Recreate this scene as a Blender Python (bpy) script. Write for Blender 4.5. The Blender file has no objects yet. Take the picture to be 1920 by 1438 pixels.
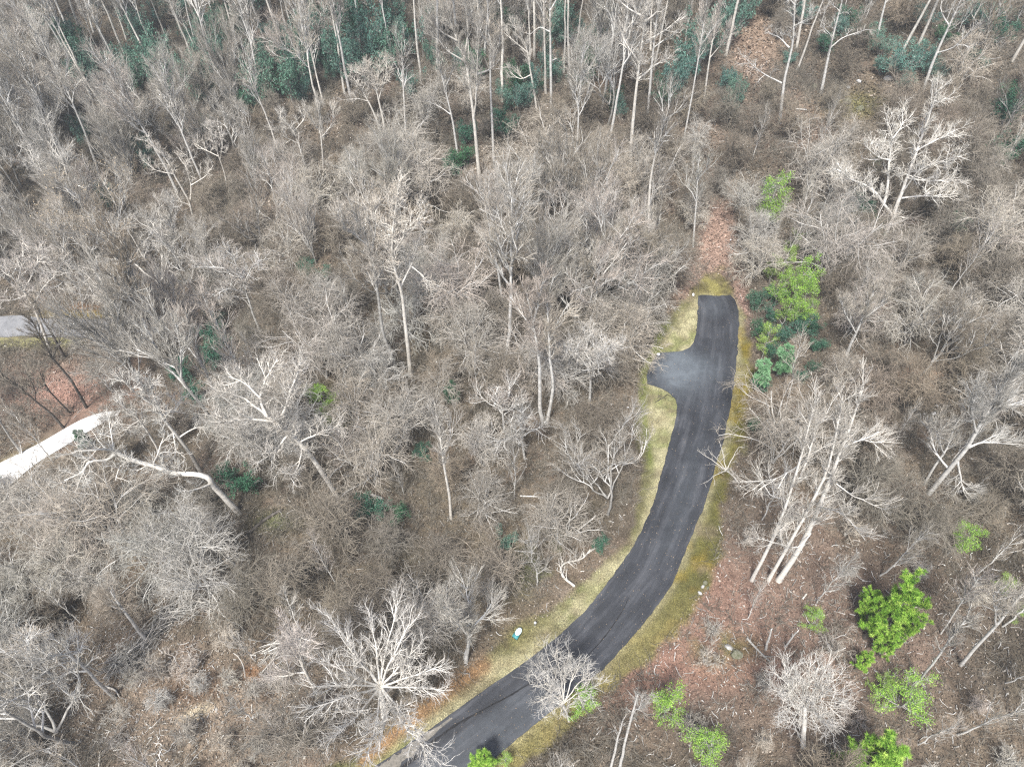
import bpy, math, random
import numpy as np
rad = math.radians
scene = bpy.context.scene

# ------------------------------------------------------------------ camera
CAMZ, PITCH, F = 60.0, 50.0, 1333.0
cam_d = bpy.data.cameras.new("camera"); cam = bpy.data.objects.new("camera", cam_d)
scene.collection.objects.link(cam); scene.camera = cam
cam.location = (0, 0, CAMZ); cam.rotation_euler = (rad(90 - PITCH), 0, 0)
cam_d.sensor_width = 36; cam_d.lens = 36 * F / 1920; cam_d.clip_start = 0.5; cam_d.clip_end = 3000

# ------------------------------------------------------------------ light
SUN_EL, SUN_AZ = 60.0, 200.0          # azimuth clockwise from +Y
w = bpy.data.worlds.new("World"); scene.world = w; w.use_nodes = True
nt = w.node_tree; bg = nt.nodes["Background"]
sky = nt.nodes.new("ShaderNodeTexSky"); sky.sky_type = 'NISHITA'; sky.sun_disc = False
sky.sun_elevation = rad(SUN_EL); sky.sun_rotation = rad(SUN_AZ); sky.air_density = 1.0; sky.dust_density = 4.0; sky.ozone_density = 1.0
nt.links.new(sky.outputs[0], bg.inputs[0]); bg.inputs[1].default_value = 0.09
sd = bpy.data.lights.new("sun", 'SUN'); sd.energy = 3.0; sd.angle = rad(9); sd.color = (1.0, 0.975, 0.93)
so = bpy.data.objects.new("sun", sd); scene.collection.objects.link(so)
so.rotation_euler = (rad(90 - SUN_EL), 0, rad(180 - SUN_AZ))
scene.view_settings.view_transform = 'Standard'; scene.view_settings.look = 'None'
scene.view_settings.exposure = 1.0; scene.view_settings.gamma = 1
scene.cycles.use_denoising = False
scene.cycles.filter_width = 1.25
scene.cycles.max_bounces = 4; scene.cycles.diffuse_bounces = 2; scene.cycles.glossy_bounces = 1
scene.cycles.caustics_reflective = False; scene.cycles.caustics_refractive = False

rng = np.random.default_rng(11); R = random.Random(5)
col = scene.collection

# ------------------------------------------------------------------ terrain and projection
def sst(a, b, x):
    t = np.clip((x - a) / (b - a), 0, 1); return t * t * (3 - 2 * t)
def terrain(x, y):
    x = np.asarray(x, float); y = np.asarray(y, float)
    z = -13 * sst(-14, -62, x) * sst(-10, 20, y)
    z = z + 15 * sst(88, 170, y) * sst(10, -30, x)
    z = z + 9 * sst(70, 150, y) * sst(-25, 45, x)
    z = z + 5 * sst(26, 75, x)
    z = z - 2.5 * np.exp(-(((x + 14) / 9) ** 2 + ((y - 48) / 28) ** 2))
    m = sst(20, 34, np.hypot(x - 12, (y - 25) * .7))
    z = z + m * (0.7 * np.sin(x * .16 + 1.3) * np.cos(y * .13) + 0.35 * np.sin(x * .37 + y * .29) + .2 * np.sin(x * .8 - y * .55))
    return z
sp, cp = math.sin(rad(PITCH)), math.cos(rad(PITCH))
def ray(px, py):
    u = (np.asarray(px, float) - 960) / F; v = -(np.asarray(py, float) - 719) / F
    return np.stack([u, cp + v * sp, -sp + v * cp], -1)
def project(p):
    p = np.asarray(p, float); x, y, z = p[..., 0], p[..., 1], p[..., 2] - CAMZ
    d = y * cp - z * sp; up = y * sp + z * cp
    d = np.maximum(d, 1e-3)
    return 960 + F * x / d, 719 - F * up / d
def ground(px, py):
    d = ray(px, py); sh = d.shape[:-1]; d = d.reshape(-1, 3)
    lo = np.full(len(d), 20.0); hi = np.full(len(d), 260.0)
    ts = np.linspace(20, 260, 161); prev = np.full(len(d), 20.0); done = np.zeros(len(d), bool)
    for t in ts:
        p = d * t; below = (CAMZ + p[:, 2]) < terrain(p[:, 0], p[:, 1])
        n = below & ~done; lo[n] = prev[n]; hi[n] = t; done |= below; prev[:] = t
    for _ in range(24):
        m = (lo + hi) / 2; p = d * m[:, None]
        b = (CAMZ + p[:, 2]) < terrain(p[:, 0], p[:, 1]); hi = np.where(b, m, hi); lo = np.where(b, lo, m)
    p = d * hi[:, None]; p[:, 2] = terrain(p[:, 0], p[:, 1])
    return p.reshape(sh + (3,))
def g1(px, py): return ground([px], [py])[0]
def ntan(x, axis=-1): return x / np.maximum(np.linalg.norm(x, axis=axis, keepdims=True), 1e-9)
def inside(poly, x, y):
    poly = np.asarray(poly, float); x = np.asarray(x, float); y = np.asarray(y, float); r = np.zeros(x.shape, bool); n = len(poly)
    for i in range(n):
        x0, y0 = poly[i]; x1, y1 = poly[(i + 1) % n]
        if y0 == y1: continue
        c = ((y0 > y) != (y1 > y)) & (x < (x1 - x0) * (y - y0) / (y1 - y0) + x0); r ^= c
    return r
def pdist(poly, x, y):
    poly = np.asarray(poly, float); best = np.full(np.shape(x), 1e9)
    for i in range(len(poly)):
        a = poly[i]; b = poly[(i + 1) % len(poly)]; ab = b - a; L = ab @ ab + 1e-9
        t = np.clip(((x - a[0]) * ab[0] + (y - a[1]) * ab[1]) / L, 0, 1)
        best = np.minimum(best, np.hypot(x - a[0] - t * ab[0], y - a[1] - t * ab[1]))
    return best
def sdf(poly, x, y):                       # positive inside, in picture units
    return np.where(inside(poly, x, y), 1, -1) * pdist(poly, x, y)
_lat = rng.random((64, 64))
def vnoise(x, y, s):
    x = np.asarray(x) / s + 100; y = np.asarray(y) / s + 100; xi = np.floor(x).astype(int); yi = np.floor(y).astype(int)
    fx = x - xi; fy = y - yi; fx = fx * fx * (3 - 2 * fx); fy = fy * fy * (3 - 2 * fy)
    a = _lat[xi % 64, yi % 64]; b = _lat[(xi + 1) % 64, yi % 64]; c = _lat[xi % 64, (yi + 1) % 64]; d = _lat[(xi + 1) % 64, (yi + 1) % 64]
    return (a * (1 - fx) + b * fx) * (1 - fy) + (c * (1 - fx) + d * fx) * fy
def fnoise(x, y, s): return vnoise(x, y, s) * .5 + vnoise(x + 37, y - 11, s / 2.1) * .3 + vnoise(x - 7, y + 91, s / 4.3) * .2

# ------------------------------------------------------------------ road outline (picture coordinates of the road edges)
LE = [(548, 1309), (556, 1309), (600, 1308), (635, 1303), (645, 1300), (652, 1293), (656, 1284), (659.5, 1275), (660.5, 1262), (661.5, 1240), (664, 1233),
      (672, 1226), (685, 1219), (705, 1213), (720, 1213), (724, 1226), (729, 1242), (735, 1252), (742, 1260), (751, 1267), (764, 1269.5), (780, 1268), (807, 1262), (847, 1251),
      (887, 1240), (927, 1231), (958, 1219), (991, 1204), (1025, 1187), (1061, 1162), (1101, 1133), (1145, 1098), (1188, 1052), (1225, 1006), (1258, 960),
      (1295, 906), (1335, 850), (1375, 795), (1400, 758), (1420, 728), (1438, 700), (1480, 634), (1540, 540), (1600, 440)]
RE = [(548, 1368), (556, 1371), (562, 1377), (575, 1382), (595, 1385), (613, 1386), (650, 1383), (697, 1379), (730, 1375), (763, 1370), (790, 1364), (830, 1356), (867, 1344),
      (913, 1331), (958, 1317), (998, 1300), (1045, 1281), (1101, 1257), (1141, 1229), (1188, 1191), (1255, 1131), (1298, 1075), (1328, 1040), (1368, 991),
      (1402, 950), (1419, 930), (1438, 905), (1480, 850), (1540, 765), (1600, 680)]
LE[0] = (555, 1309); LE.pop(1); RE[0] = (555, 1370); RE.pop(1)
ly, lx = np.array(LE).T; ry, rx = np.array(RE).T
ROAD = [(x, y) for y, x in LE[::-1]] + [(x, y) for y, x in RE]
L_OUT = [(1345, 508), (1320, 515), (1285, 555), (1250, 590), (1232, 610), (1222, 650), (1200, 690), (1192, 740), (1186, 800), (1196, 860), (1200, 900), (1190, 950), (1168, 1000),
         (1142, 1040), (1102, 1080), (1075, 1115), (1030, 1150), (965, 1170), (930, 1215), (860, 1280), (780, 1330), (690, 1390), (600, 1460), (380, 1600)]
R_OUT = [(1345, 508), (1372, 535), (1395, 580), (1412, 630), (1418, 700), (1408, 760), (1398, 830), (1382, 880), (1360, 950), (1345, 1020), (1338, 1075), (1310, 1120), (1275, 1170),
         (1215, 1235), (1160, 1280), (1105, 1330), (1050, 1385), (1000, 1438), (830, 1600)]
VERGE = L_OUT[::-1] + R_OUT

# ------------------------------------------------------------------ mesh helpers
class MB:
    def __init__(s): s.v = []; s.f4 = []; s.f3 = []; s.m4 = []; s.m3 = []; s.n = 0; s.rnd = []; s.col = []
    def _add(s, v, rnd=None, c=None):
        b = s.n; s.v.append(v); s.n += len(v)
        s.rnd.append(np.full(len(v), .5) if rnd is None else rnd)
        s.col.append(np.ones((len(v), 3)) if c is None else c)
        return b
    def tubes(s, P, Rr, S=3, m=0):
        if len(P) == 0: return
        N, K, _ = P.shape
        T = np.gradient(P, axis=1); T = ntan(T); avg = ntan(P[:, -1] - P[:, 0])
        ref = np.where(np.abs(avg[:, 2:3]) < .8, np.array([[0, 0, 1.]]), np.array([[1., 0, 0]]))[:, None, :]
        n1 = ntan(np.cross(T, np.broadcast_to(ref, T.shape))); n2 = np.cross(T, n1)
        a = np.arange(S) * 2 * np.pi / S
        ring = n1[:, :, None, :] * np.cos(a)[None, None, :, None] + n2[:, :, None, :] * np.sin(a)[None, None, :, None]
        V = P[:, :, None, :] + ring * Rr[:, :, None, None]
        b = s._add(V.reshape(-1, 3), rnd=np.repeat(np.random.default_rng(N).random(N), K * S))
        i = np.arange(N)[:, None, None] * K * S; k = np.arange(K - 1)[None, :, None] * S; j = np.arange(S)[None, None, :]; j2 = (j + 1) % S
        q = np.stack([i + k + j, i + k + j2, i + k + S + j2, i + k + S + j], -1).reshape(-1, 4) + b
        s.f4.append(q); s.m4.append(np.full(len(q), m))
    def quads(s, V, m=0, rnd=None, c=None):            # V (N,4,3)
        N = len(V)
        b = s._add(V.reshape(-1, 3), None if rnd is None else np.repeat(rnd, 4), None if c is None else np.repeat(c, 4, 0))
        s.f4.append(np.arange(N * 4).reshape(N, 4) + b); s.m4.append(np.full(N, m))
    def tris(s, V, m=0, rnd=None):
        N = len(V); b = s._add(V.reshape(-1, 3), None if rnd is None else np.repeat(rnd, 3))
        s.f3.append(np.arange(N * 3).reshape(N, 3) + b); s.m3.append(np.full(N, m))
    def raw(s, v, f, m=0, c=None):
        v = np.asarray(v, float); b = s._add(v, c=c); f = np.asarray(f) + b
        if f.shape[1] == 4: s.f4.append(f); s.m4.append(np.full(len(f), m))
        else: s.f3.append(f); s.m3.append(np.full(len(f), m))
    def data(s, name, mats, smooth=True, color=False):
        me = bpy.data.meshes.new(name); v = np.concatenate(s.v); me.vertices.add(len(v)); me.vertices.foreach_set("co", v.astype(np.float32).ravel())
        f4 = np.concatenate(s.f4) if s.f4 else np.zeros((0, 4), int); f3 = np.concatenate(s.f3) if s.f3 else np.zeros((0, 3), int)
        loops = np.concatenate([f4.ravel(), f3.ravel()]); me.loops.add(len(loops)); me.loops.foreach_set("vertex_index", loops.astype(np.int32))
        n = len(f4) + len(f3); me.polygons.add(n)
        st = np.concatenate([np.arange(len(f4)) * 4, len(f4) * 4 + np.arange(len(f3)) * 3]); me.polygons.foreach_set("loop_start", st.astype(np.int32))
        mi = np.concatenate((s.m4 or [np.zeros(0)]) + (s.m3 or [np.zeros(0)])).astype(np.int32)
        for m in mats: me.materials.append(m)
        me.polygons.foreach_set("material_index", mi); me.polygons.foreach_set("use_smooth", np.full(n, smooth))
        a = me.attributes.new("rnd", 'FLOAT', 'POINT'); a.data.foreach_set("value", np.concatenate(s.rnd).astype(np.float32))
        if color:
            c = np.concatenate(s.col); c = np.concatenate([c, np.ones((len(c), 1))], 1)
            a = me.color_attributes.new("tint", 'FLOAT_COLOR', 'POINT'); a.data.foreach_set("color", c.astype(np.float32).ravel())
        me.update(calc_edges=True); return me
    def build(s, name, mats, parent=None, **k):
        o = bpy.data.objects.new(name, s.data(name, mats, **k)); col.objects.link(o); o.parent = parent; return o
def tag(o, label=None, cat=None, group=None, kind=None):
    if label: o["label"] = label
    if cat: o["category"] = cat
    if group: o["group"] = group
    if kind: o["kind"] = kind
    return o
def empty(name, loc, rz=0.0, sc=1.0, tilt=(0, 0)):
    o = bpy.data.objects.new(name, None); o.empty_display_size = .5; col.objects.link(o)
    o.location = [float(q) for q in loc]; o.rotation_euler = (tilt[0], tilt[1], rz); o.scale = (sc, sc, sc); return o

# ------------------------------------------------------------------ materials
def mat(name, rough=.85):
    m = bpy.data.materials.new(name); m.use_nodes = True; b = m.node_tree.nodes["Principled BSDF"]
    b.inputs["Roughness"].default_value = rough; b.inputs["Specular IOR Level"].default_value = .25
    return m, m.node_tree, b
def ramp(t, stops):
    r = t.nodes.new("ShaderNodeValToRGB"); e = r.color_ramp.elements
    while len(e) < len(stops): e.new(.5)
    for q, (p, c) in zip(e, stops): q.position = p; q.color = (*c, 1)
    return r
def noise(t, scale, detail=4, rough=.6, obj=True):
    n = t.nodes.new("ShaderNodeTexNoise"); n.inputs["Scale"].default_value = scale; n.inputs["Detail"].default_value = detail; n.inputs["Roughness"].default_value = rough
    c = t.nodes.new("ShaderNodeTexCoord"); t.links.new(c.outputs["Object"], n.inputs["Vector"]); return n
def mixc(t, a, b, fac, mode='MIX'):
    m = t.nodes.new("ShaderNodeMix"); m.data_type = 'RGBA'; m.blend_type = mode
    for s, val in ((m.inputs[0], fac), (m.inputs[6], a), (m.inputs[7], b)):
        if hasattr(val, "links"): t.links.new(val, s)
        elif isinstance(val, tuple): s.default_value = (*val, 1)
        else: s.default_value = val
    return m.outputs[2]
def bark(name, a, b, c, hues=None, scale=2.2):
    m, t, bs = mat(name)
    n = noise(t, scale, 5); r = ramp(t, [(.3, a), (.52, b), (.7, c)]); t.links.new(n.outputs["Fac"], r.inputs[0]); out = r.outputs[0]
    oi = t.nodes.new("ShaderNodeObjectInfo")
    if hues:
        h = ramp(t, [(i / (len(hues) - 1), q) for i, q in enumerate(hues)]); t.links.new(oi.outputs["Random"], h.inputs[0])
        out = mixc(t, out, h.outputs[0], 1.0, 'MULTIPLY')
    at = t.nodes.new("ShaderNodeAttribute"); at.attribute_name = "rnd"
    g = ramp(t, [(0, (.72, .72, .72)), (1, (1.2, 1.2, 1.2))]); t.links.new(at.outputs["Fac"], g.inputs[0])
    out = mixc(t, out, g.outputs[0], 1.0, 'MULTIPLY')
    t.links.new(out, bs.inputs["Base Color"]); return m
HT = [(1.0, .97, .92), (.92, .95, .98), (1.12, 1.05, .96), (.68, .67, .65), (1.22, 1.21, 1.18), (1.03, .95, .92), (.82, .85, .85), (1.15, 1.12, 1.05), (.72, .69, .66), (1.0, 1.0, .98)]
M_white = bark("white bark", (.46, .43, .38), (.68, .65, .59), (.80, .775, .72))
M_bone = bark("bone white bark", (.60, .57, .52), (.80, .775, .72), (.86, .84, .79))
M_pale = bark("pale grey bark", (.38, .37, .34), (.62, .61, .58), (.76, .75, .72))
M_grey = bark("grey bark", (.22, .21, .19), (.37, .36, .335), (.48, .47, .44))
M_dark = bark("dark bark", (.04, .035, .03), (.10, .09, .08), (.18, .165, .15))
M_twig = bark("grey twigs", (.38, .355, .315), (.50, .475, .43), (.62, .595, .545), HT, 1.0)
M_twigw = bark("pale twigs", (.52, .50, .46), (.62, .60, .56), (.7, .68, .65), HT, 1.0)
M_brown = bark("brown twigs", (.20, .175, .14), (.285, .255, .212), (.39, .355, .305), HT, 1.0)
def leafmat(name, stops, trans=.0, hues=None):
    m, t, bs = mat(name, .6); at = t.nodes.new("ShaderNodeAttribute"); at.attribute_name = "rnd"
    r = ramp(t, stops); t.links.new(at.outputs["Fac"], r.inputs[0]); out = r.outputs[0]
    if hues:
        oi = t.nodes.new("ShaderNodeObjectInfo"); h = ramp(t, [(i / (len(hues) - 1), q) for i, q in enumerate(hues)]); t.links.new(oi.outputs["Random"], h.inputs[0])
        out = mixc(t, out, h.outputs[0], 1.0, 'MULTIPLY')
    t.links.new(out, bs.inputs["Base Color"]); return m
M_pine = leafmat("bright pine needles", [(0, (.06, .15, .02)), (.5, (.22, .43, .05)), (1, (.48, .66, .14))])
M_lime = leafmat("yellow green needles", [(0, (.11, .20, .03)), (.5, (.26, .42, .07)), (1, (.46, .60, .16))])
M_mint = leafmat("pale mint needles", [(0, (.10, .26, .12)), (.5, (.22, .44, .22)), (1, (.4, .62, .38))])
M_laurel = leafmat("dark evergreen leaves", [(0, (.018, .055, .033)), (.5, (.042, .115, .066)), (1, (.10, .20, .13))], hues=[(1, 1, 1), (.9, 1.1, .8), (1.0, 1.15, 1.25), (.8, .9, .9)])
M_teal = leafmat("bluish evergreen leaves", [(0, (.045, .105, .085)), (.5, (.10, .20, .165)), (1, (.20, .32, .27))], hues=[(1, 1, 1), (1, 1.05, .9), (.85, .95, 1.0)])
M_tan = leafmat("dry tan leaves", [(0, (.30, .22, .13)), (.5, (.45, .36, .24)), (1, (.62, .53, .38))])

def vcol_mat(name, speck=True, dark=.45, hi=1.9, s1=9, s2=1.1, bump=.5):
    m, t, bs = mat(name, .95); a = t.nodes.new("ShaderNodeVertexColor"); a.layer_name = "tint"
    n1 = noise(t, s1, 6, .8); r1 = ramp(t, [(.32, (.45,) * 3), (.5, (.9,) * 3), (.68, (hi, hi * .97, hi * .93))]); t.links.new(n1.outputs["Fac"], r1.inputs[0])
    n2 = noise(t, s2, 5, .7); r2 = ramp(t, [(.3, (.62, .6, .58)), (.7, (1.35, 1.35, 1.33))]); t.links.new(n2.outputs["Fac"], r2.inputs[0])
    out = mixc(t, a.outputs[0], r1.outputs[0], 1.0, 'MULTIPLY'); out = mixc(t, out, r2.outputs[0], 1.0, 'MULTIPLY')
    t.links.new(out, bs.inputs["Base Color"])
    bp = t.nodes.new("ShaderNodeBump"); bp.inputs["Distance"].default_value = .12; bp.inputs["Strength"].default_value = bump; t.links.new(n1.outputs["Fac"], bp.inputs["Height"]); t.links.new(bp.outputs[0], bs.inputs["Normal"])
    return m
M_ground = vcol_mat("leafy ground")
M_litter = None

# ------------------------------------------------------------------ ground colours
def blob(px, py, cx, cy, rx_, ry_, ang=0):
    a = rad(ang); dx = px - cx; dy = py - cy; u = dx * math.cos(a) + dy * math.sin(a); v = -dx * math.sin(a) + dy * math.cos(a)
    return np.exp(-((u / rx_) ** 2 + (v / ry_) ** 2))
def ground_col(x, y, z):
    px, py = project(np.stack([x, y, z], -1))
    n = fnoise(x, y, 9.0); n2 = fnoise(x + 50, y + 3, 3.0); n3 = fnoise(x - 31, y + 77, 1.2)
    c = np.zeros(x.shape + (3,)); c[:] = (.14, .114, .086)
    def mix(w_, q):
        w_ = np.clip(w_, 0, 1)[..., None]; c[:] = c * (1 - w_) + np.array(q) * w_
    mix(sst(.45, .65, n), (.085, .074, .056)); mix(sst(.55, .75, n2) * .6, (.155, .115, .092)); mix(sst(.6, .75, n3) * .5, (.26, .225, .185))
    mix(1.3 * blob(px, py, 1360, 1150, 120, 70, 50) * sst(.25, .5, n2 + .15), (.27, .15, .11))
    mix(1.2 * blob(px, py, 1300, 1230, 150, 60, -25), (.27, .15, .112))
    mix(.9 * blob(px, py, 1390, 1262, 70, 25, 0), (.30, .17, .115))
    mix(.8 * blob(px, py, 1450, 1180, 300, 180), (.20, .142, .115))
    mix(1.4 * blob(px, py, 1345, 450, 38, 75), (.29, .205, .165)); mix(1.2 * blob(px, py, 1290, 530, 35, 20, -60), (.28, .20, .16))
    mix(1.2 * blob(px, py, 1392, 560, 12, 50, -15), (.29, .20, .165))
    mix(.7 * blob(px, py, 1410, 90, 70, 90, 20), (.26, .19, .145)); mix(.7 * blob(px, py, 1500, 230, 160, 60), (.27, .19, .15))
    mix(.8 * blob(px, py, 120, 740, 130, 50), (.33, .20, .16)); mix(blob(px, py, 850, 1020, 200, 200) * .3, (.15, .13, .09))
    mix(.9 * blob(px, py, 380, 1330, 260, 110), (.25, .20, .155)); mix(.8 * blob(px, py, 1680, 690, 90, 30, 10), (.32, .22, .16))
    mix(.9 * blob(px, py, 370, 1290, 60, 50) * sst(.4, .6, n2), (.13, .085, .055))
    mix(1.3 * blob(px, py, 470, 1260, 22, 12), (.22, .13, .075)); mix(1.6 * blob(px, py, 370, 1335, 26, 9, -25), (.52, .45, .33))
    mix(.9 * blob(px, py, 1030, 1050, 120, 45, -20) * sst(.4, .6, n2), (.11, .13, .05)); mix(.9 * blob(px, py, 1390, 1215, 45, 22), (.12, .09, .045))
    mix(.7 * blob(px, py, 1340, 1210, 40, 30) * sst(.4, .6, n3), (.16, .17, .05))
    mix(.9 * blob(px, py, 625, 780, 25, 45, -30), (.11, .15, .04)); mix(.8 * blob(px, py, 520, 980, 40, 20), (.12, .14, .06))
    mix(1.2 * blob(px, py, 10, 1095, 28, 12, -30), (.25, .26, .05)); mix(blob(px, py, 1600, 200, 60, 30) * .8, (.12, .12, .04))
    mix(.7 * blob(px, py, 20, 1000, 60, 30, -30), (.36, .27, .15))
    # verge
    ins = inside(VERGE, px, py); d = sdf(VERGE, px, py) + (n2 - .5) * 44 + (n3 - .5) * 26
    left = px < np.interp(py, ly, (lx + np.interp(ly, ry, rx)) / 2)
    wv = sst(-6, 8, d)
    dr = pdist(ROAD, px, py)
    straw = np.array((.35, .33, .205)); green = np.array((.16, .18, .065)); moss = np.array((.155, .142, .036)); olive = np.array((.085, .085, .03))
    vl = straw + (green - straw) * sst(.45, .65, n2)[..., None] * .8
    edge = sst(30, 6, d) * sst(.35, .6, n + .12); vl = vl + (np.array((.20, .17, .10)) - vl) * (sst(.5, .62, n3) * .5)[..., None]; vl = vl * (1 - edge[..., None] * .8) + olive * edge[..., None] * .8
    t = np.clip(dr / 45, 0, 1); vr = np.array((.22, .205, .12)) * (1 - sst(.1, .5, t))[..., None] + moss * sst(.1, .5, t)[..., None]
    vr = vr + (olive - vr) * (np.clip(sst(.42, .56, n2) * .6 + sst(.5, .6, n3) * .5, 0, .85) * sst(4, 14, dr))[..., None] + (np.array((.20, .155, .03)) - vr) * (sst(.52, .64, fnoise(x + 5, y + 60, 1.6)) * .72)[..., None]
    vr = vr + (np.array((.26, .23, .11)) - vr) * (sst(1050, 1250, py) * .6)[..., None]
    v = np.where(left[..., None], vl, vr)
    top = sst(565, 545, py)[..., None] * sst(1420, 1380, px)[..., None]; v = v * (1 - top) + (np.array((.24, .22, .08)) + (np.array((.13, .115, .05)) - np.array((.24, .22, .08))) * sst(.42, .58, n3)[..., None]) * top
    bare = sst(.60, .74, fnoise(x + 9, y - 4, 2.2)) * .55; v = v * (1 - bare[..., None]) + np.array((.19, .155, .11)) * bare[..., None]
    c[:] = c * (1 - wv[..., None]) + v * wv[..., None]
    track = np.exp(-(np.abs(px - np.interp(py, [600, 640, 700, 780, 850, 900], [1255, 1232, 1206, 1205, 1218, 1225])) / 7) ** 2) * sst(585, 610, py) * sst(900, 860, py)
    mix(track * .8, (.14, .17, .04)); mix(np.exp(-((py - (1228 - px * .50 - 12) + 0) / 1e9) ** 2) * 0, (.1, .1, .1))
    orange = np.exp(-(np.abs(pdist([(680, 1425), (760, 1360), (840, 1295), (905, 1248), (840, 1295), (760, 1360)], px, py)) / 17) ** 2)
    mix(orange * 1.0 * sst(.3, .5, n3 + .15), (.29, .185, .10)); mix(.8 * blob(px, py, 975, 1195, 40, 25, -30), (.14, .13, .045))
    # far lane verges
    mix(1.2 * np.exp(-((py - 588) / 8) ** 2) * sst(240, 190, px) * sst(60, 110, px), (.27, .215, .07)); mix(np.exp(-((py - 577) / 7) ** 2) * sst(240, 190, px) * sst(70, 140, px), (.24, .14, .075))
    mix(1.2 * np.exp(-((py - 641) / 9) ** 2) * sst(170, 120, px), (.26, .25, .12)); mix(.8 * np.exp(-((py - (880 - px * .44)) / 14) ** 2) * sst(110, 60, px), (.33, .29, .12))
    return c, px, py
# ground mesh: a fine sheet under the view, a coarse one out to the horizon
def grid_mesh(mb, xs, ys, hole=None):
    X, Y = np.meshgrid(xs, ys, indexing='xy'); Z = terrain(X, Y); c, px, py = ground_col(X, Y, Z)
    ny, nx = X.shape; idx = np.arange(ny * nx).reshape(ny, nx)
    q = np.stack([idx[:-1, :-1], idx[:-1, 1:], idx[1:, 1:], idx[1:, :-1]], -1)
    if hole is not None:
        cx = (X[:-1, :-1] + X[1:, 1:]) / 2; cy = (Y[:-1, :-1] + Y[1:, 1:]) / 2; k = ~((cx > hole[0]) & (cx < hole[1]) & (cy > hole[2]) & (cy < hole[3])); q = q[k]
    mb.raw(np.stack([X, Y, Z], -1).reshape(-1, 3), q.reshape(-1, 4), c=c.reshape(-1, 3))
mb = MB(); fx = np.arange(-130, 130.1, .5); fy = np.arange(-10, 190.1, .5); xs = np.concatenate([np.arange(-1800, -130, 40), [-130], fx[1:-1], [130], np.arange(150, 1850, 40)])
ys = np.concatenate([np.arange(-600, -10, 40), fy, np.arange(200, 2000, 40)])
grid_mesh(mb, xs, ys); g = mb.build("ground", [M_ground], color=True); tag(g, kind="structure")

# ------------------------------------------------------------------ road
def road_material():
    m, t, bs = mat("asphalt", .62); bs.inputs["Specular IOR Level"].default_value = .5
    uv = t.nodes.new("ShaderNodeVertexColor"); uv.layer_name = "tint"       # r: across, g: along / 200, b: pale dust and bluish sky sheen painted into the colour
    s = t.nodes.new("ShaderNodeSeparateColor"); t.links.new(uv.outputs[0], s.inputs[0])
    cx = t.nodes.new("ShaderNodeCombineXYZ"); a = t.nodes.new("ShaderNodeMath"); a.operation = 'MULTIPLY'; a.inputs[1].default_value = 9; t.links.new(s.outputs[0], a.inputs[0])
    b = t.nodes.new("ShaderNodeMath"); b.operation = 'MULTIPLY'; b.inputs[1].default_value = 2.2; t.links.new(s.outputs[1], b.inputs[0])
    t.links.new(a.outputs[0], cx.inputs[0]); t.links.new(b.outputs[0], cx.inputs[1])
    n = t.nodes.new("ShaderNodeTexNoise"); n.inputs["Scale"].default_value = 1; n.inputs["Detail"].default_value = 6; n.inputs["Roughness"].default_value = .6; t.links.new(cx.outputs[0], n.inputs["Vector"])
    r = ramp(t, [(.32, (.021, .023, .027)), (.5, (.031, .034, .040)), (.68, (.066, .070, .078))]); t.links.new(n.outputs["Fac"], r.inputs[0])
    n2 = noise(t, .35, 5, .65); r2 = ramp(t, [(.35, (.72, .72, .74)), (.65, (1.35, 1.33, 1.33))]); t.links.new(n2.outputs["Fac"], r2.inputs[0])
    n3 = noise(t, 30, 3, .8); r3 = ramp(t, [(.3, (.9, .9, .9)), (.7, (1.12, 1.12, 1.12))]); t.links.new(n3.outputs["Fac"], r3.inputs[0])
    o = mixc(t, r.outputs[0], r2.outputs[0], 1.0, 'MULTIPLY'); o = mixc(t, o, r3.outputs[0], 1.0, 'MULTIPLY')
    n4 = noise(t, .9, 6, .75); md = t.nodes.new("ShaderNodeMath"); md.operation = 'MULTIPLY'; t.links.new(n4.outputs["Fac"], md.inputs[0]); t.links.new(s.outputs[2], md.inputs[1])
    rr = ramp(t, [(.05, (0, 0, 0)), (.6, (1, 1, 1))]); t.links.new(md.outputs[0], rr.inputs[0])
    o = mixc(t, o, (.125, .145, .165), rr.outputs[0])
    t.links.new(o, bs.inputs["Base Color"])
    bp = t.nodes.new("ShaderNodeBump"); bp.inputs["Distance"].default_value = .02; bp.inputs["Strength"].default_value = .4; t.links.new(n3.outputs["Fac"], bp.inputs["Height"]); t.links.new(bp.outputs[0], bs.inputs["Normal"])
    return m
M_road = road_material()
rows = np.concatenate([np.arange(555, 765, 1.5), np.arange(765, 1600, 4.0)]); NC = 24
LX = np.interp(rows, ly, lx); RX = np.interp(rows, ry, rx)
jit = (fnoise(rows * 1.0, rows * 0 + 3, 9.0) - .5) * 5; jit2 = (fnoise(rows, rows * 0 + 33, 8.0) - .5) * 5
core = sst(555, 575, rows); LX = LX + jit * core; RX = RX + jit2 * core
U = np.linspace(0, 1, NC); PX = LX[:, None] * (1 - U) + RX[:, None] * U; PY = np.repeat(rows[:, None], NC, 1)
PY[0] += (fnoise(U * 40, U * 0, 5.0) - .5) * 4
G = ground(PX, PY); G[..., 2] += .07
mid = G[:, NC // 2]
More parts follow.
